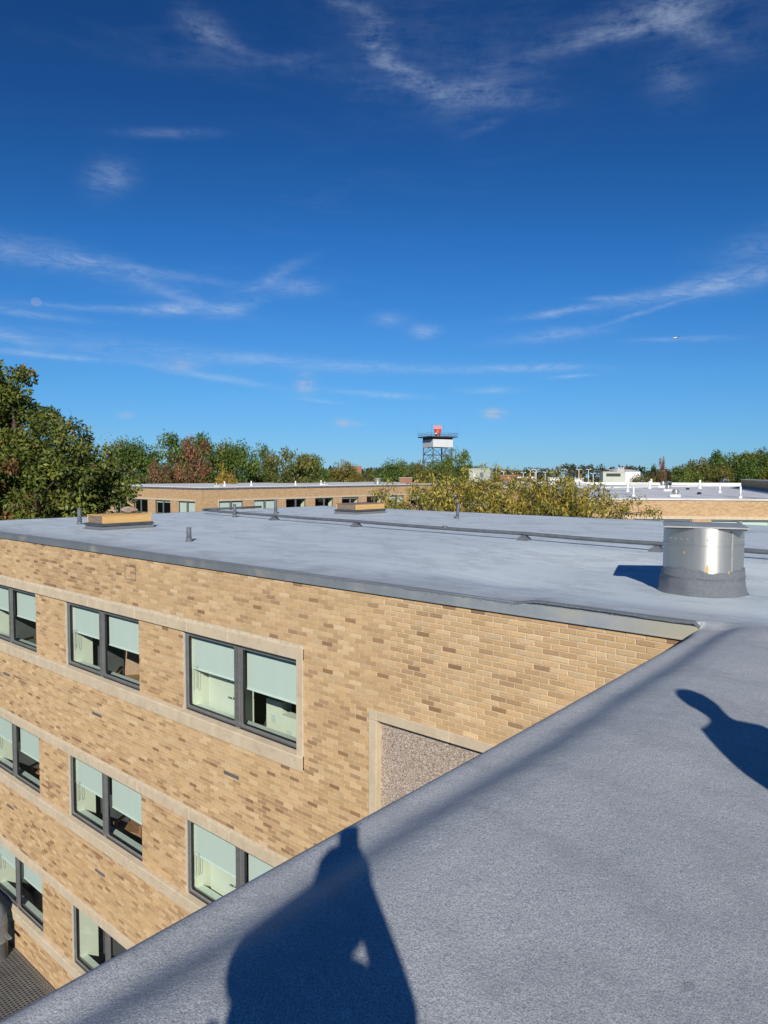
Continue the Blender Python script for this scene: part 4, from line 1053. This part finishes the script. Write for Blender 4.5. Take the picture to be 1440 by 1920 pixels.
# ------------------------------------------------------------------ radar tower
DT = 180.; sT = DT/FPX; PT = gd(820.5, 839, DT)        # bottom centre of the cabin
tw = tag(empty('radar_tower', (PT[0], PT[1], GROUND), YAW+.42), 'white radar tower cabin on steel legs with red antenna on top', 'radar tower')
z0 = PT[2]-GROUND; hw = 2.85
m = MB(); m.box(-hw, hw, -hw, hw, z0, z0+14.2*sT); m.build('cabin', 'tower_white', tw)
m = MB(); m.box(-hw+.02, hw-.02, -hw+.02, hw-.02, z0+14.2*sT, z0+18*sT); m.build('cabin_band', 'tower_dark', tw)
pw = 3.75; zp = z0+18*sT
m = MB(); m.box(-pw, pw, -pw, pw, zp, zp+.28); m.build('platform', 'tower_dark', tw)
m = MB()
for k in range(9):
    q = -pw+2*pw*k/8
    for a, b in ((q, -pw), (q, pw), (-pw, q), (pw, q)): m.tube([(a, b, zp+.28), (a, b, zp+1.1)], .03, 4)
for zz in (.7, 1.08):
    for a, b in (((-pw, -pw), (pw, -pw)), ((pw, -pw), (pw, pw)), ((pw, pw), (-pw, pw)), ((-pw, pw), (-pw, -pw))): m.tube([(*a, zp+zz), (*b, zp+zz)], .03, 4)
m.build('railing', 'tower_steel', tw)
for a, b in ((-pw, -pw), (pw, pw), (-pw, pw), (pw, -pw)):
    m = MB(); m.tube([(a, b, zp+.2), (a, b, zp+3.4)], [.035, .02], 5); m.build('lightning_rod', 'tower_steel', tw)
for a, b in ((-1, -1), (1, -1), (1, 1), (-1, 1)):
    m = MB(); m.box(a*(hw-.2)-.14, a*(hw-.2)+.14, b*(hw-.2)-.14, b*(hw-.2)+.14, 0, z0); m.build('leg', 'tower_steel', tw)
zs = [z0, z0-1.9, z0-3.8, z0-5.7, z0-7.6, z0-9.5, z0-11.4]; q = hw-.2
for zt, zb in zip(zs[:-1], zs[1:]):
    for (a, b) in (((-q, -q), (q, -q)), ((q, -q), (q, q)), ((q, q), (-q, q)), ((-q, q), (-q, -q))):
        m = MB(); c = ((a[0]+b[0])/2, (a[1]+b[1])/2); m.tube([(*a, zb), (*c, zt-.1)], .075, 5); m.tube([(*b, zb), (*c, zt-.1)], .075, 5); m.tube([(*a, zb), (*b, zb)], .075, 5); m.build('brace', 'tower_steel', tw)
# antenna: pedestal, curved reflector and pale screen above it
m = MB(); m.lathe([(.5, zp+.28), (.4, zp+.7), (.25, zp+.95)], n=12); m.build('pedestal', 'tower_steel', tw)
aw, ah = .92, 2.05; m = MB(); vs = []; nx = 10; nz = 10; zb = zp+.45; rot = -.42
for i in range(nx+1):
    for k in range(nz+1):
        u = -1+2*i/nx; v = k/nz; x = u*aw*(.72+.28*v); y = .55*(u*u)-.35*(1-(2*v-1)**2)+.1; z = zb+ah*v*.86
        vs.append((x*math.cos(rot)-y*math.sin(rot), x*math.sin(rot)+y*math.cos(rot), z))
fs = [(i*(nz+1)+k, (i+1)*(nz+1)+k, (i+1)*(nz+1)+k+1, i*(nz+1)+k+1) for i in range(nx) for k in range(nz)]
m.add(vs, fs, 0, True); an = m.build('antenna', 'radar_red', tw); so_ = an.modifiers.new('thick', 'SOLIDIFY'); so_.thickness = .14
m = MB()
for k in range(6): m.box(-1.02, 1.02, -.05, .05, zb+1.80+k*.16, zb+1.90+k*.16)
for k in range(7): m.box(-1.02+k*.325, -.93+k*.325, -.07, .07, zb+1.72, zb+2.72)
sc_ = m.build('screen', 'radar_pink', tw); sc_.rotation_euler = (0, 0, rot)
m = MB(); m.tube([(-.2, -.3, zb+.4), (-1.2, -1.1, zb+.55)], .14, 6); m.box(-1.5, -1.0, -1.4, -.9, zb+.4, zb+.75); m.build('feed_horn', 'white_dirty', tw)
m = MB(); m.lathe([(.16, z0-2.6), (.16, z0)], (.7, -hw+.1, 0), 10); m.build('conduit', 'tower_steel', tw)

# ------------------------------------------------------------------ aircraft
PA = gd(1268, 634, 900); sA = 900/FPX
ap = tag(empty('airplane', PA, YAW+R(8)), 'small white airplane with dark tail flying right of centre in the sky', 'airplane')
L = 12*sA
m = MB(); m.tube([(-L*.5, 0, 0), (-L*.44, 0, .1), (-L*.2, 0, .25), (L*.15, 0, .2), (L*.5, 0, .45)], [.05, .5, .85, .7, .15], 10); m.build('fuselage', 'white_paint', ap)
for s in (-1, 1):
    m = MB(); m.add([(-1.3, 0, -.5), (1.0, 0, -.5), (.7, s*6, -.1), (-.3, s*6, -.1), (-1.3, 0, -.3), (1.0, 0, -.3), (.7, s*6, .02), (-.3, s*6, .02)], [(0, 1, 2, 3), (4, 5, 6, 7), (0, 1, 5, 4), (1, 2, 6, 5), (2, 3, 7, 6), (3, 0, 4, 7)]); m.build('wing', 'white_paint', ap)
    m = MB(); m.add([(L*.40, 0, .4), (L*.5, 0, .4), (L*.52, s*2, .45), (L*.45, s*2, .45), (L*.40, 0, .5), (L*.5, 0, .5), (L*.52, s*2, .5), (L*.45, s*2, .5)], [(0, 1, 2, 3), (4, 5, 6, 7), (0, 1, 5, 4), (1, 2, 6, 5), (2, 3, 7, 6), (3, 0, 4, 7)]); m.build('tailplane', 'white_paint', ap)
m = MB(); m.add([(L*.34, -.1, .4), (L*.5, -.1, .4), (L*.54, -.06, 2.6), (L*.44, -.06, 2.6), (L*.34, .1, .4), (L*.5, .1, .4), (L*.54, .06, 2.6), (L*.44, .06, 2.6)], [(0, 1, 2, 3), (4, 5, 6, 7), (0, 1, 5, 4), (1, 2, 6, 5), (2, 3, 7, 6), (3, 0, 4, 7)]); m.build('fin', 'trousers', ap)

# ------------------------------------------------------------------ trees
def leaves(cen, rad, n, size, r_, droop=.25, palette=((1, 1, 1),), wts=None, asp=.45, flat=.8):
    """n leaf quads around each clump centre; returns verts, faces, tint"""
    k = len(cen); N = k*n
    c = np.repeat(cen, n, 0); rr = np.repeat(rad, n)
    d = r_.normal(size=(N, 3)); d /= np.linalg.norm(d, axis=1)[:, None]
    q = r_.uniform(.35, 1, N)**.6
    P = c + d*(q*rr)[:, None]*np.array([1, 1, flat])
    ax = d*.7 + r_.normal(size=(N, 3))*.7; ax[:, 2] -= droop; ax /= np.linalg.norm(ax, axis=1)[:, None]
    nr = d*.8 + r_.normal(size=(N, 3))*.75 + np.array([0, 0, .45]); sd = np.cross(ax, nr); sd /= np.linalg.norm(sd, axis=1)[:, None]+1e-9
    s = size*r_.uniform(.6, 1.35, N)
    a = P; b = P + ax*(s*.5)[:, None]+sd*(s*asp*.5)[:, None]; c_ = P+ax*s[:, None]; e = P + ax*(s*.5)[:, None]-sd*(s*asp*.5)[:, None]
    v = np.stack([a, b, c_, e], 1).reshape(-1, 3); f = np.arange(N*4).reshape(-1, 4)
    pal = np.array(palette); w = np.array(wts if wts is not None else [1]*len(pal), float); w /= w.sum()
    ci = np.repeat(r_.choice(len(pal), k, p=w), n); mixm = r_.uniform(size=N) < .25; ci[mixm] = r_.choice(len(pal), mixm.sum(), p=w)
    t = pal[ci]*r_.uniform(.72, 1.28, N)[:, None]*np.repeat(r_.uniform(.8, 1.2, k), n)[:, None]
    return v, f, t
def limb_tube(m, a, b, r0, r1, r_, n=5, seg=4, bend=.12):
    a = np.array(a, float); b = np.array(b, float); L = np.linalg.norm(b-a); pts = []; 
    off = r_.normal(size=3)*L*bend
    for i in range(seg+1):
        u = i/seg; pts.append(a*(1-u)+b*u+off*math.sin(math.pi*u)*(1-u*.3)+np.array([0, 0, L*.08*math.sin(math.pi*u)]))
    m.tube(pts, [r0*(1-i/seg)+r1*i/seg for i in range(seg+1)], n, 0, False)
    return pts
def crown_tree_meshes(seed, H, cw, n_cl, n_lf, size, palette, wts, lobes=None, trunk_r=.3, flat=.8, low=.28, bark='bark', clr=.16, droop=.25):
    """mesh data of a tree: origin at trunk base, total height H, crown half width cw"""
    r_ = np.random.default_rng(seed)
    if lobes is None:
        lobes = [(np.array([0, 0, H*.62]), np.array([cw*.8, cw*.8, H*.34]))]
        for k in range(7):
            a = 6.28*k/7+r_.uniform(-.4, .4); q = r_.uniform(.35, .75)*cw; zz = r_.uniform(.42, .86)*H
            lobes.append((np.array([q*math.cos(a), q*math.sin(a), zz]), np.array([1, 1, .8])*cw*r_.uniform(.32, .52)))
    cen = []
    vol = np.array([np.prod(l[1])**(2/3) for l in lobes]); vol /= vol.sum()
    for li in r_.choice(len(lobes), n_cl, p=vol):
        c, s = lobes[li]; d = r_.normal(size=3); d /= np.linalg.norm(d); cen.append(c+d*s*r_.uniform(.45, 1.0)**.5)
    cen = np.array(cen); rad = r_.uniform(.6, 1.25, n_cl)*cw*clr
    v, f, t = leaves(cen, rad, n_lf, size, r_, droop, palette, wts, flat=flat)
    crown = quick_mesh('crown', v, f, ['leaf'], t)
    m = MB(); top = cen[:, 2].max(); ctr = cen[:, :2].mean(0)
    tp = [(0, 0, -.3), (.15, -.1, H*.12), (ctr[0]*.4, ctr[1]*.4, H*.3), (ctr[0]*.7+.2, ctr[1]*.7, H*.55), (ctr[0], ctr[1], H*.85)]
    m.tube(tp, [trunk_r*1.25, trunk_r, trunk_r*.85, trunk_r*.55, trunk_r*.12], 9, 0, False)
    for i in r_.choice(n_cl, min(n_cl, 46), replace=False):
        c = cen[i]; u = np.clip((c[2]/H-.28), .18, .6); k = u*H
        base = np.array([ctr[0]*.6*u, ctr[1]*.6*u, k]); limb_tube(m, base, c, trunk_r*.30, .02, r_)
    trunk = m.mesh('trunk', bark); return crown, trunk
def tree(name, loc, crown, trunk, lb, colour, grp=None, rz=0, sc=(1, 1, 1), cat='tree'):
    t = tag(empty(name, loc, rz), lb, cat, grp); t.scale = sc
    obj('trunk', trunk, t); c = obj('crown', crown, t); c.color = (*colour, 1); return t
GREEN = ((.105, .165, .030), (.150, .205, .036), (.066, .115, .024), (.22, .21, .045))
OAK = ((.130, .160, .030), (.185, .205, .038), (.082, .112, .024), (.30, .25, .07), (.26, .115, .055))
# big oak on the left
d0 = 50.; s0 = d0/FPX
base = gd(60, 890, d0); bx, by = base[0], base[1]
def lobe(px, py, rx, ry, dd=0.0):
    P = gd(px, py, d0+dd); return (np.array([P[0]-bx, P[1]-by, P[2]-GROUND]), np.array([rx*s0, rx*s0, ry*s0]))
LB = [lobe(10, 715, 50, 42), lobe(-40, 760, 80, 70), lobe(15, 775, 55, 40, 1), lobe(55, 835, 110, 75, 1), lobe(-60, 860, 150, 90), lobe(120, 890, 105, 82, -1), lobe(40, 930, 130, 85, -3), lobe(175, 930, 72, 80, 0), lobe(-80, 950, 120, 90), lobe(100, 985, 120, 60, -2), lobe(215, 955, 30, 60)]
cr_, tr_ = crown_tree_meshes(11, 20.5, 4.2, 560, 115, .34, OAK, (5, 3, 3.4, .7, .35), lobes=LB, trunk_r=.42, clr=.17, droop=.5)
tree('oak_tree', (bx, by, GROUND), cr_, tr_, 'large dark green oak with some rusty leaves rising over the roof edge at left', (1, 1, 1))
# background kinds
K = {}
K['green'] = [crown_tree_meshes(20+i, 17, 5.2, 170, 95, .42, GREEN, (4, 3, 3, .6), trunk_r=.3, clr=.21) for i in range(3)]
K['rust'] = [crown_tree_meshes(30, 16, 5.2, 130, 60, .40, ((.25, .115, .060), (.19, .10, .055), (.15, .135, .045), (.33, .16, .075)), (4, 3, 2, 1), trunk_r=.28, clr=.20)]
K['gold'] = [crown_tree_meshes(31, 13, 4.2, 110, 70, .38, ((.34, .20, .025), (.40, .26, .03), (.22, .17, .03)), (3, 2, 2), trunk_r=.25, clr=.22)]
K['bare'] = [crown_tree_meshes(32, 17, 4.2, 110, 9, .26, ((.30, .27, .20), (.20, .16, .12)), None, trunk_r=.22, clr=.24, bark='pale_bark')]
K['olive'] = [crown_tree_meshes(40+i, 15, 5.0, 150, 90, .42, ((.165, .165, .036), (.13, .155, .036), (.22, .185, .042), (.09, .11, .028)), (3, 3, 1.2, 2), trunk_r=.28, clr=.21) for i in range(2)]
def bg(kind, px, top, d, hw, lb, colour=(1, 1, 1), i=0, name=None, H0=None):
    s = d/FPX; P = gd(px, 888, d); zt = (889-top)*s; Ht = zt-GROUND
    crown, trunk = K[kind][i % len(K[kind])]
    hH = {'green': 17, 'rust': 16, 'gold': 13, 'bare': 17, 'olive': 15}[kind]*.99
    w0 = {'green': 5.6, 'rust': 5.6, 'gold': 4.5, 'bare': 4.6, 'olive': 5.4}[kind]
    sx = hw*s/w0
    return tree(name or {'green': 'leafy_tree', 'rust': 'autumn_tree', 'gold': 'golden_tree', 'bare': 'bare_tree', 'olive': 'olive_tree'}[kind], (P[0], P[1], GROUND), crown, trunk, lb, colour, 'trees behind the buildings', random.uniform(0, 6.28), (sx, sx, Ht/hH))
bg('bare', 200, 800, 112, 44, 'pale nearly bare tree standing above the leafy trees beside the oak')
bg('green', 245, 818, 104, 52, 'green tree right of the oak below the bare tree', i=1)
bg('green', 318, 803, 106, 62, 'tall rounded green tree left of the rusty tree', i=0)
bg('rust', 355, 818, 97, 52, 'rusty brown autumn tree above the west wing corner')
bg('green', 378, 812, 112, 56, 'green tree right behind the rusty autumn tree', i=2)
bg('rust', 290, 862, 92, 42, 'low rusty brown tree in front of the tall rounded green tree', (.9, 1, 1))
bg('gold', 424, 868, 91, 27, 'small golden yellow tree above the west wing roof')
bg('green', 440, 822, 104, 50, 'green tree behind the small golden tree', i=1)
bg('green', 492, 824, 110, 30, 'narrow spiky green tree right of the golden tree', i=0)
bg('olive', 545, 833, 103, 58, 'broad olive green tree left of the sky gap', i=0)
bg('green', 590, 852, 108, 40, 'dark tree sloping down toward the sky gap', i=2)
bg('olive', 645, 858, 115, 38, 'yellowish olive tree in front of the far tan house', (1.25, 1.05, .9), i=1)
bg('olive', 690, 874, 120, 42, 'low olive tree line piece in the sky gap', i=0)
bg('green', 742, 858, 118, 44, 'green tree left of the radar tower with ragged top', i=1)
bg('olive', 785, 858, 112, 40, 'olive tree standing before the radar tower legs', (.9, 1, 1), i=1)
bg('olive', 820, 866, 106, 52, 'dull olive tree under the radar tower cabin', (.85, .9, .95), i=0)
bg('green', 862, 834, 110, 46, 'tall green tree rising right of the radar tower', (1.1, 1.05, 1.1), i=0)
bg('green', 838, 852, 118, 36, 'darker tree between the radar tower and the tall green tree', i=2)
bg('olive', 905, 868, 125, 40, 'yellowing tree right below the tall green tree', (1.4, 1.15, .9), i=1)
bg('rust', 1243, 853, 160, 10, 'small reddish tree poking up alone left of the wooded mound', (1.2, 1, 1.1))
bg('green', 1227, 866, 165, 11, 'small dark green tree beside the reddish one', i=1)
bg('olive', 1205, 884, 125, 34, 'low olive bush by the white shed', (1.1, 1, .8), i=0)
bg('rust', 1238, 879, 130, 32, 'low brownish tree at the foot of the wooded mound', (.7, 1, .9))
for i, (px, top, d, hw, c) in enumerate(((1280, 866, 128, 34, (1, 1, 1)), (1308, 852, 135, 42, (1, 1, 1)), (1345, 842, 140, 48, (.85, .95, 1)), (1385, 840, 132, 46, (1.1, 1, 1)), (1418, 832, 138, 46, (.8, .9, 1)), (1460, 838, 130, 50, (.9, .95, 1)),
                                         (1300, 876, 118, 40, (1.1, 1.05, .9)), (1350, 866, 120, 46, (1.05, 1, .9)), (1402, 862, 117, 46, (.95, 1, .9)), (1445, 866, 114, 40, (1.35, 1.05, .8)))):
    bg('olive' if i % 3 == 1 else 'green', px, top, d, hw, ['leftmost tree of the wooded mound at right', 'second tree from left on top of the wooded mound', 'dark tree in the middle of the wooded mound top', 'lighter green tree right of mound middle', 'highest dark tree of the wooded mound',
       'tree of the wooded mound cut by the picture edge', 'low tree at front left of the wooded mound', 'low tree at front middle of the wooded mound', 'low tree at front right of the wooded mound', 'yellowing low tree at picture edge before the mound'][i], c, i=i)
# far treeline along the horizon, one mass
r_ = np.random.default_rng(77); cen = []; rad = []
for k in range(900):
    px = r_.uniform(560, 1500); d = r_.uniform(330, 620)
    top = 879+3.5*math.sin(px*.021)+2.5*math.sin(px*.067+1)-6*math.exp(-((px-1053)/12)**2)
    py = r_.uniform(top, 900); cen.append(gd(px, py, d)); rad.append(d/FPX*r_.uniform(3, 6.5))
v, f, t_ = leaves(np.array(cen), np.array(rad), 34, 1.5, r_, .2, ((.060, .075, .028), (.085, .085, .030), (.045, .060, .028), (.15, .075, .04)), (4, 3, 3, .9))
o = obj('treeline', quick_mesh('treeline', v, f, ['leaf'], t_)); tag(o, 'hazy low line of distant woods along the horizon', 'woods', kind='stuff'); o.color = (1, 1, 1, 1)

# the yellow-green honey locust behind the wing
def locust():
    r_ = np.random.default_rng(5); base = gd(955, 935, 35.5); bx, by = base[0], base[1]; s = 35.5/FPX
    m = MB(); tips = []
    def P(px, py, dd=0): q = gd(px, py, 35.5+dd); return np.array([q[0]-bx, q[1]-by, q[2]-GROUND])
    fork = np.array([0, 0, 5.0]); m.tube([(0, 0, -.2), (.1, .05, 2.5), fork], [.30, .24, .20], 10, 0, False)
    mains = [(760, 955, -2), (800, 925, 1), (850, 905, -1.5), (895, 905, 2), (930, 915, -2.5), (975, 900, 1), (1010, 912, -2), (1060, 905, 1.5), (1100, 925, -1), (1140, 945, 1), (1070, 955, -3), (880, 960, -3.2), (960, 965, -3), (820, 965, -2.5), (1010, 955, 3), (900, 940, 3.5), (730, 940, 0), (1165, 962, 0), (745, 965, 2), (785, 940, -3), (840, 935, 3), (1040, 935, -3.5), (1115, 958, -2)]
    for px, py, dd in mains:
        e = P(px, py, dd); mid = fork*.45+e*.55+np.array([0, 0, -.9+r_.uniform(-.3, .3)])
        p1 = limb_tube(m, fork, mid, .11, .06, r_, 6, 5, .06); p2 = limb_tube(m, p1[-1], e, .06, .02, r_, 5, 5, .10)
        tips.append(e)
        for node in p1[2:]+p2:
            for k in range(3):
                d = r_.normal(size=3); d[2] = abs(d[2])*.35+.05; d /= np.linalg.norm(d); L = r_.uniform(.8, 1.9)
                q = node+d*L
                if q[2] > 12.15+(.15 if r_.random() < .93 else .55): q[2] = 11.7+r_.uniform(0, .45)
                pts = limb_tube(m, node, q, .028, .008, r_, 4, 4, .14); tips += pts[2:]
                for w in range(2):
                    d2 = d*.6+r_.normal(size=3)*.6; d2[2] -= .1; d2 /= np.linalg.norm(d2); q2 = pts[2]+d2*r_.uniform(.4, .9)
                    limb_tube(m, pts[2], q2, .012, .004, r_, 3, 3, .15); tips.append(q2)
    # one long bare shoot to the right
    e = P(1192, 940, .5); p = limb_tube(m, P(1120, 962, 0), e, .03, .008, r_, 4, 5, .05); tips += p[3:]
    e = P(1120, 905, .5); limb_tube(m, P(1085, 950, 0), e, .03, .008, r_, 4, 5, .04)
    tips = np.array(tips); n = 22
    v, f, t = leaves(tips+r_.normal(size=tips.shape)*.05, np.full(len(tips), .27), n, .19, r_, 1.1, ((.34, .28, .045), (.42, .335, .058), (.22, .215, .040), (.48, .33, .06), (.14, .16, .035)), (4, 3, 3.2, 1.2, 2.4), asp=.32, flat=1.0)
    t_ = tag(empty('locust_tree', (bx, by, GROUND)), 'sparse yellow green tree with bare twigs behind the back edge of the grey roof', 'tree')
    m.build('trunk', 'bark', t_); c = obj('crown', quick_mesh('crown', v, f, ['leaf'], t), t_); c.color = (1, 1, 1, 1)
locust()
# rusty twigs and a low shrub at the end of the wing beside the oak
cr_, tr_ = crown_tree_meshes(61, 11.6, 1.6, 46, 40, .26, ((.16, .10, .035), (.22, .11, .05), (.10, .11, .03)), None, trunk_r=.12, clr=.26)
P = gd(240, 950, 43); tree('shrub_tree', (P[0], P[1], GROUND), cr_, tr_, 'brownish slender tree at the end of the grey roof beside the oak', (1, 1, 1), sc=(1, 1, .93))
# dead twig sticking out of the oak
m = MB(); r_ = np.random.default_rng(9); a = gd(118, 815, 50); b = gd(140, 783, 50); pts = limb_tube(m, a-np.array([bx, by, GROUND]), b-np.array([bx, by, GROUND]), .05, .012, r_, 4, 4, .08)
for k in range(5): limb_tube(m, pts[1+k % 3], pts[1+k % 3]+r_.normal(size=3)*.35+np.array([0, 0, .5]), .018, .005, r_, 3, 3, .1)
dt = m.build('dead_branch', 'pale_bark', bpy.data.objects['oak_tree'])

# ------------------------------------------------------------------ people (both stand out of the frame, their shadows fall on the roof)
SR = np.array([.73025, .68318, 0]); SF = np.array([-.68318, .73025, 0]); UP = np.array([0, 0, 1.])
def skin_mesh(name, verts, edges, radii, mat, parent, sub=2, root=0):
    me = bpy.data.meshes.new(name); me.from_pydata([tuple(v) for v in verts], edges, []); me.materials.append(MATS[mat])
    o = obj(name, me, parent); sk = o.modifiers.new('skin', 'SKIN'); sk.use_smooth_shade = True
    for i, r in enumerate(radii): d = me.skin_vertices[0].data[i]; d.radius = r if hasattr(r, '__len__') else (r, r)
    me.skin_vertices[0].data[root].use_root = True
    s = o.modifiers.new('sub', 'SUBSURF'); s.levels = s.render_levels = sub
    return o
def person(base, fwd, J, lb, top, legs, hat=None, hair='jacket'):
    """J: joints (right, up, forward) in metres from the feet; one body mesh, clothing coloured by mesh children"""
    f = np.array(fwd)/np.linalg.norm(fwd); rt = np.array([f[1], -f[0], 0])
    t = tag(empty('person', base), lb, 'person')
    W = lambda p: rt*p[0]+UP*p[1]+f*p[2]
    names = list(J); idx = {n: i for i, n in enumerate(names)}
    V = [W(J[n][:3]) for n in names]; rad = [J[n][3] if len(J[n]) == 4 else (J[n][3], J[n][4]) for n in names]
    E = [('pelvis', 'waist'), ('waist', 'chest'), ('chest', 'neck'), ('neck', 'jaw'), ('jaw', 'head'), ('head', 'crown')]
    for s in 'lr':
        E += [('pelvis', s+'hip'), (s+'hip', s+'knee'), (s+'knee', s+'ankle'), (s+'ankle', s+'toe'), ('chest', s+'sho'), (s+'sho', s+'elb'), (s+'elb', s+'wri'), (s+'wri', s+'palm')]
    skin_mesh('body', V, [(idx[a], idx[b]) for a, b in E], rad, top, t, 2, idx['pelvis'])
    # hands: five fingers each, short chains rooted in the palm
    for s in 'lr':
        p = np.array(J[s+'palm'][:3]); w = np.array(J[s+'wri'][:3]); d = (p-w)/np.linalg.norm(p-w); sg = -1 if s == 'l' else 1
        side = np.cross(d, [0, 0, 1.]); side /= np.linalg.norm(side)+1e-6; nn = np.cross(side, d)
        Vh = [W(w), W(p)]; Eh = [(0, 1)]; Rh = [.026, (.036, .018)]
        for k, (o_, L) in enumerate(((-.030, .062), (-.010, .075), (.010, .070), (.029, .055))):
            a = p+side*o_+d*.02; b = a+d*L*.5+nn*.004; c = b+d*L*.32-nn*.022
            i = len(Vh); Vh += [W(a), W(b), W(c)]; Eh += [(1, i), (i, i+1), (i+1, i+2)]; Rh += [.010, .009, .007]
        a = w+d*.03-side*.03*sg; b = a+d*.03-side*.028*sg; i = len(Vh); Vh += [W(a), W(b)]; Eh += [(0, i), (i, i+1)]; Rh += [.013, .010]
        skin_mesh('hand', Vh, Eh, Rh, 'skin', t, 1)
    # face and hair over the head joint
    hc = np.array(J['head'][:3])
    m = MB(); m.lathe([(.03, -.115), (.055, -.10), (.078, -.04), (.083, .02), (.07, .08), (.03, .11)], n=18); fo = m.build('face', 'skin', t); fo.location = tuple(W(hc+np.array([0, -.01, .022])))
    m = MB(); m.lathe([(.094, -.02), (.104, .02), (.098, .075), (.07, .115), (.02, .13)], n=18); hr = m.build('hair' if not hat else 'hat', hat or hair, t); hr.location = tuple(W(hc+np.array([0, .0, -.012])))
    m = MB(); m.lathe([(.012, 0), (.018, .02), (.006, .05)], n=8); ns_ = m.build('nose', 'skin', fo); ns_.location = tuple(W(np.array([0, -.03, .082])))
    for s in (-1, 1):
        m = MB(); m.lathe([(.004, -.01), (.011, 0), (.004, .01)], n=8); e = m.build('eye', 'black_plastic', fo); e.location = tuple(W(np.array([s*.03, .005, .076])))
        m = MB(); m.lathe([(.008, -.03), (.018, 0), (.008, .03)], n=8); e = m.build('ear', 'skin', fo); e.location = tuple(W(np.array([s*.086, -.01, -.01])))
    m = MB(); m.box(-.022, .022, -.006, .006, -.004, .004); e = m.build('mouth', 'red_brick', fo); e.location = tuple(W(np.array([0, -.062, .07]))); e.rotation_euler = (0, 0, math.atan2(f[1], f[0])-math.pi/2)
    # trousers as a second skin over the legs
    lv = ['pelvis', 'lhip', 'lknee', 'lankle', 'rhip', 'rknee', 'rankle']
    skin_mesh('trousers', [W(J[n][:3]) for n in lv], [(0, 1), (1, 2), (2, 3), (0, 4), (4, 5), (5, 6)], [(.175, .14), .108, .085, .072, .108, .085, .072], legs, t, 2)
    return t, W
def P_at(u, d): return SR*u+SF*d
# photographer: feet under the body, about 0.45 m behind the phone
bp = P_at(-.115, -.47); fz = rz_at(bp[0], bp[1]); oz = -fz          # oz: camera height over the feet
J = dict(pelvis=(-.03, oz-.66, -.02, .165, .14), waist=(-.035, oz-.50, .03, .165, .15), chest=(-.02, oz-.31, .05, .165, .15), neck=(.06, oz-.17, .07, .085), jaw=(.085, oz-.085, .085, .112), head=(.092, oz-.005, .085, .126, .125), crown=(.092, oz+.055, .075, .10),
         lhip=(-.10, oz-.78, 0, .10), lknee=(-.13, oz-1.12, .03, .07), lankle=(-.14, .09, -.02, .05), ltoe=(-.16, .04, .15, .04), rhip=(.10, oz-.78, 0, .10), rknee=(.13, oz-1.12, .03, .07), rankle=(.14, .09, -.02, .05), rtoe=(.16, .04, .15, .04),
         lsho=(-.125, oz-.185, .08, .100), lelb=(-.178, oz-.285, .24, .078), lwri=(.045, oz-.165, .375, .046), lpalm=(.085, oz-.125, .41, .036),
         rsho=(.11, oz-.245, .08, .10), relb=(.262, oz-.40, .20, .060), rwri=(.165, oz-.18, .38, .042), rpalm=(.145, oz-.125, .415, .036))
pt, W = person((bp[0], bp[1], fz), SF, J, 'person holding a phone up, whose shadow falls across the near roof', 'jacket', 'trousers')
ph = tag(empty('phone', (0, 0, 0)), 'black phone held up by the person taking the picture', 'phone')
m = MB(); m.box(-.043, .043, -.052, -.040, -.12, .040, 0, .003); o = m.build('case', 'black_plastic', ph); m = MB(); m.box(-.039, .039, -.0535, -.0525, -.113, .034); m.build('screen', 'unit_grey', ph)
ph.rotation_euler = (0, 0, YAW)
m = MB(); m.tube([W((-.23, oz-.36, .20)), W((-.25, oz-.46, .18)), W((-.30, oz-.60, .16)), W((-.36, oz-.76, .15))], [.016, .014, .012, .010], 6); m.build('strap', 'jacket', pt)
# colleague
d2 = 1.29; bp2 = P_at(2.18, d2); fz2 = rz_at(bp2[0], bp2[1])
J2 = dict(pelvis=(0, .92, 0, .15, .13), waist=(0, 1.08, 0, .155, .13), chest=(0, 1.26, .0, .155, .12), neck=(.0, 1.43, .02, .062), jaw=(0, 1.50, .03, .088), head=(.0, 1.58, .03, .105, .12), crown=(.02, 1.65, .01, .09),
          lhip=(-.10, .82, 0, .10), lknee=(-.11, .47, .03, .07), lankle=(-.11, .09, -.02, .05), ltoe=(-.13, .04, .15, .04), rhip=(.10, .82, 0, .10), rknee=(.11, .47, .03, .07), rankle=(.11, .09, -.02, .05), rtoe=(.13, .04, .15, .04),
          lsho=(-.175, 1.33, 0, .068), lelb=(-.215, 1.08, .02, .055), lwri=(-.18, .88, .14, .042), lpalm=(-.17, .81, .17, .034),
          rsho=(.185, 1.35, 0, .075), relb=(.225, 1.10, .0, .058), rwri=(.20, .88, .1, .042), rpalm=(.19, .81, .13, .034))
person((bp2[0], bp2[1], fz2), SF, J2, 'person in dark jacket standing out of frame at right, casting the second shadow', 'jacket', 'trousers')
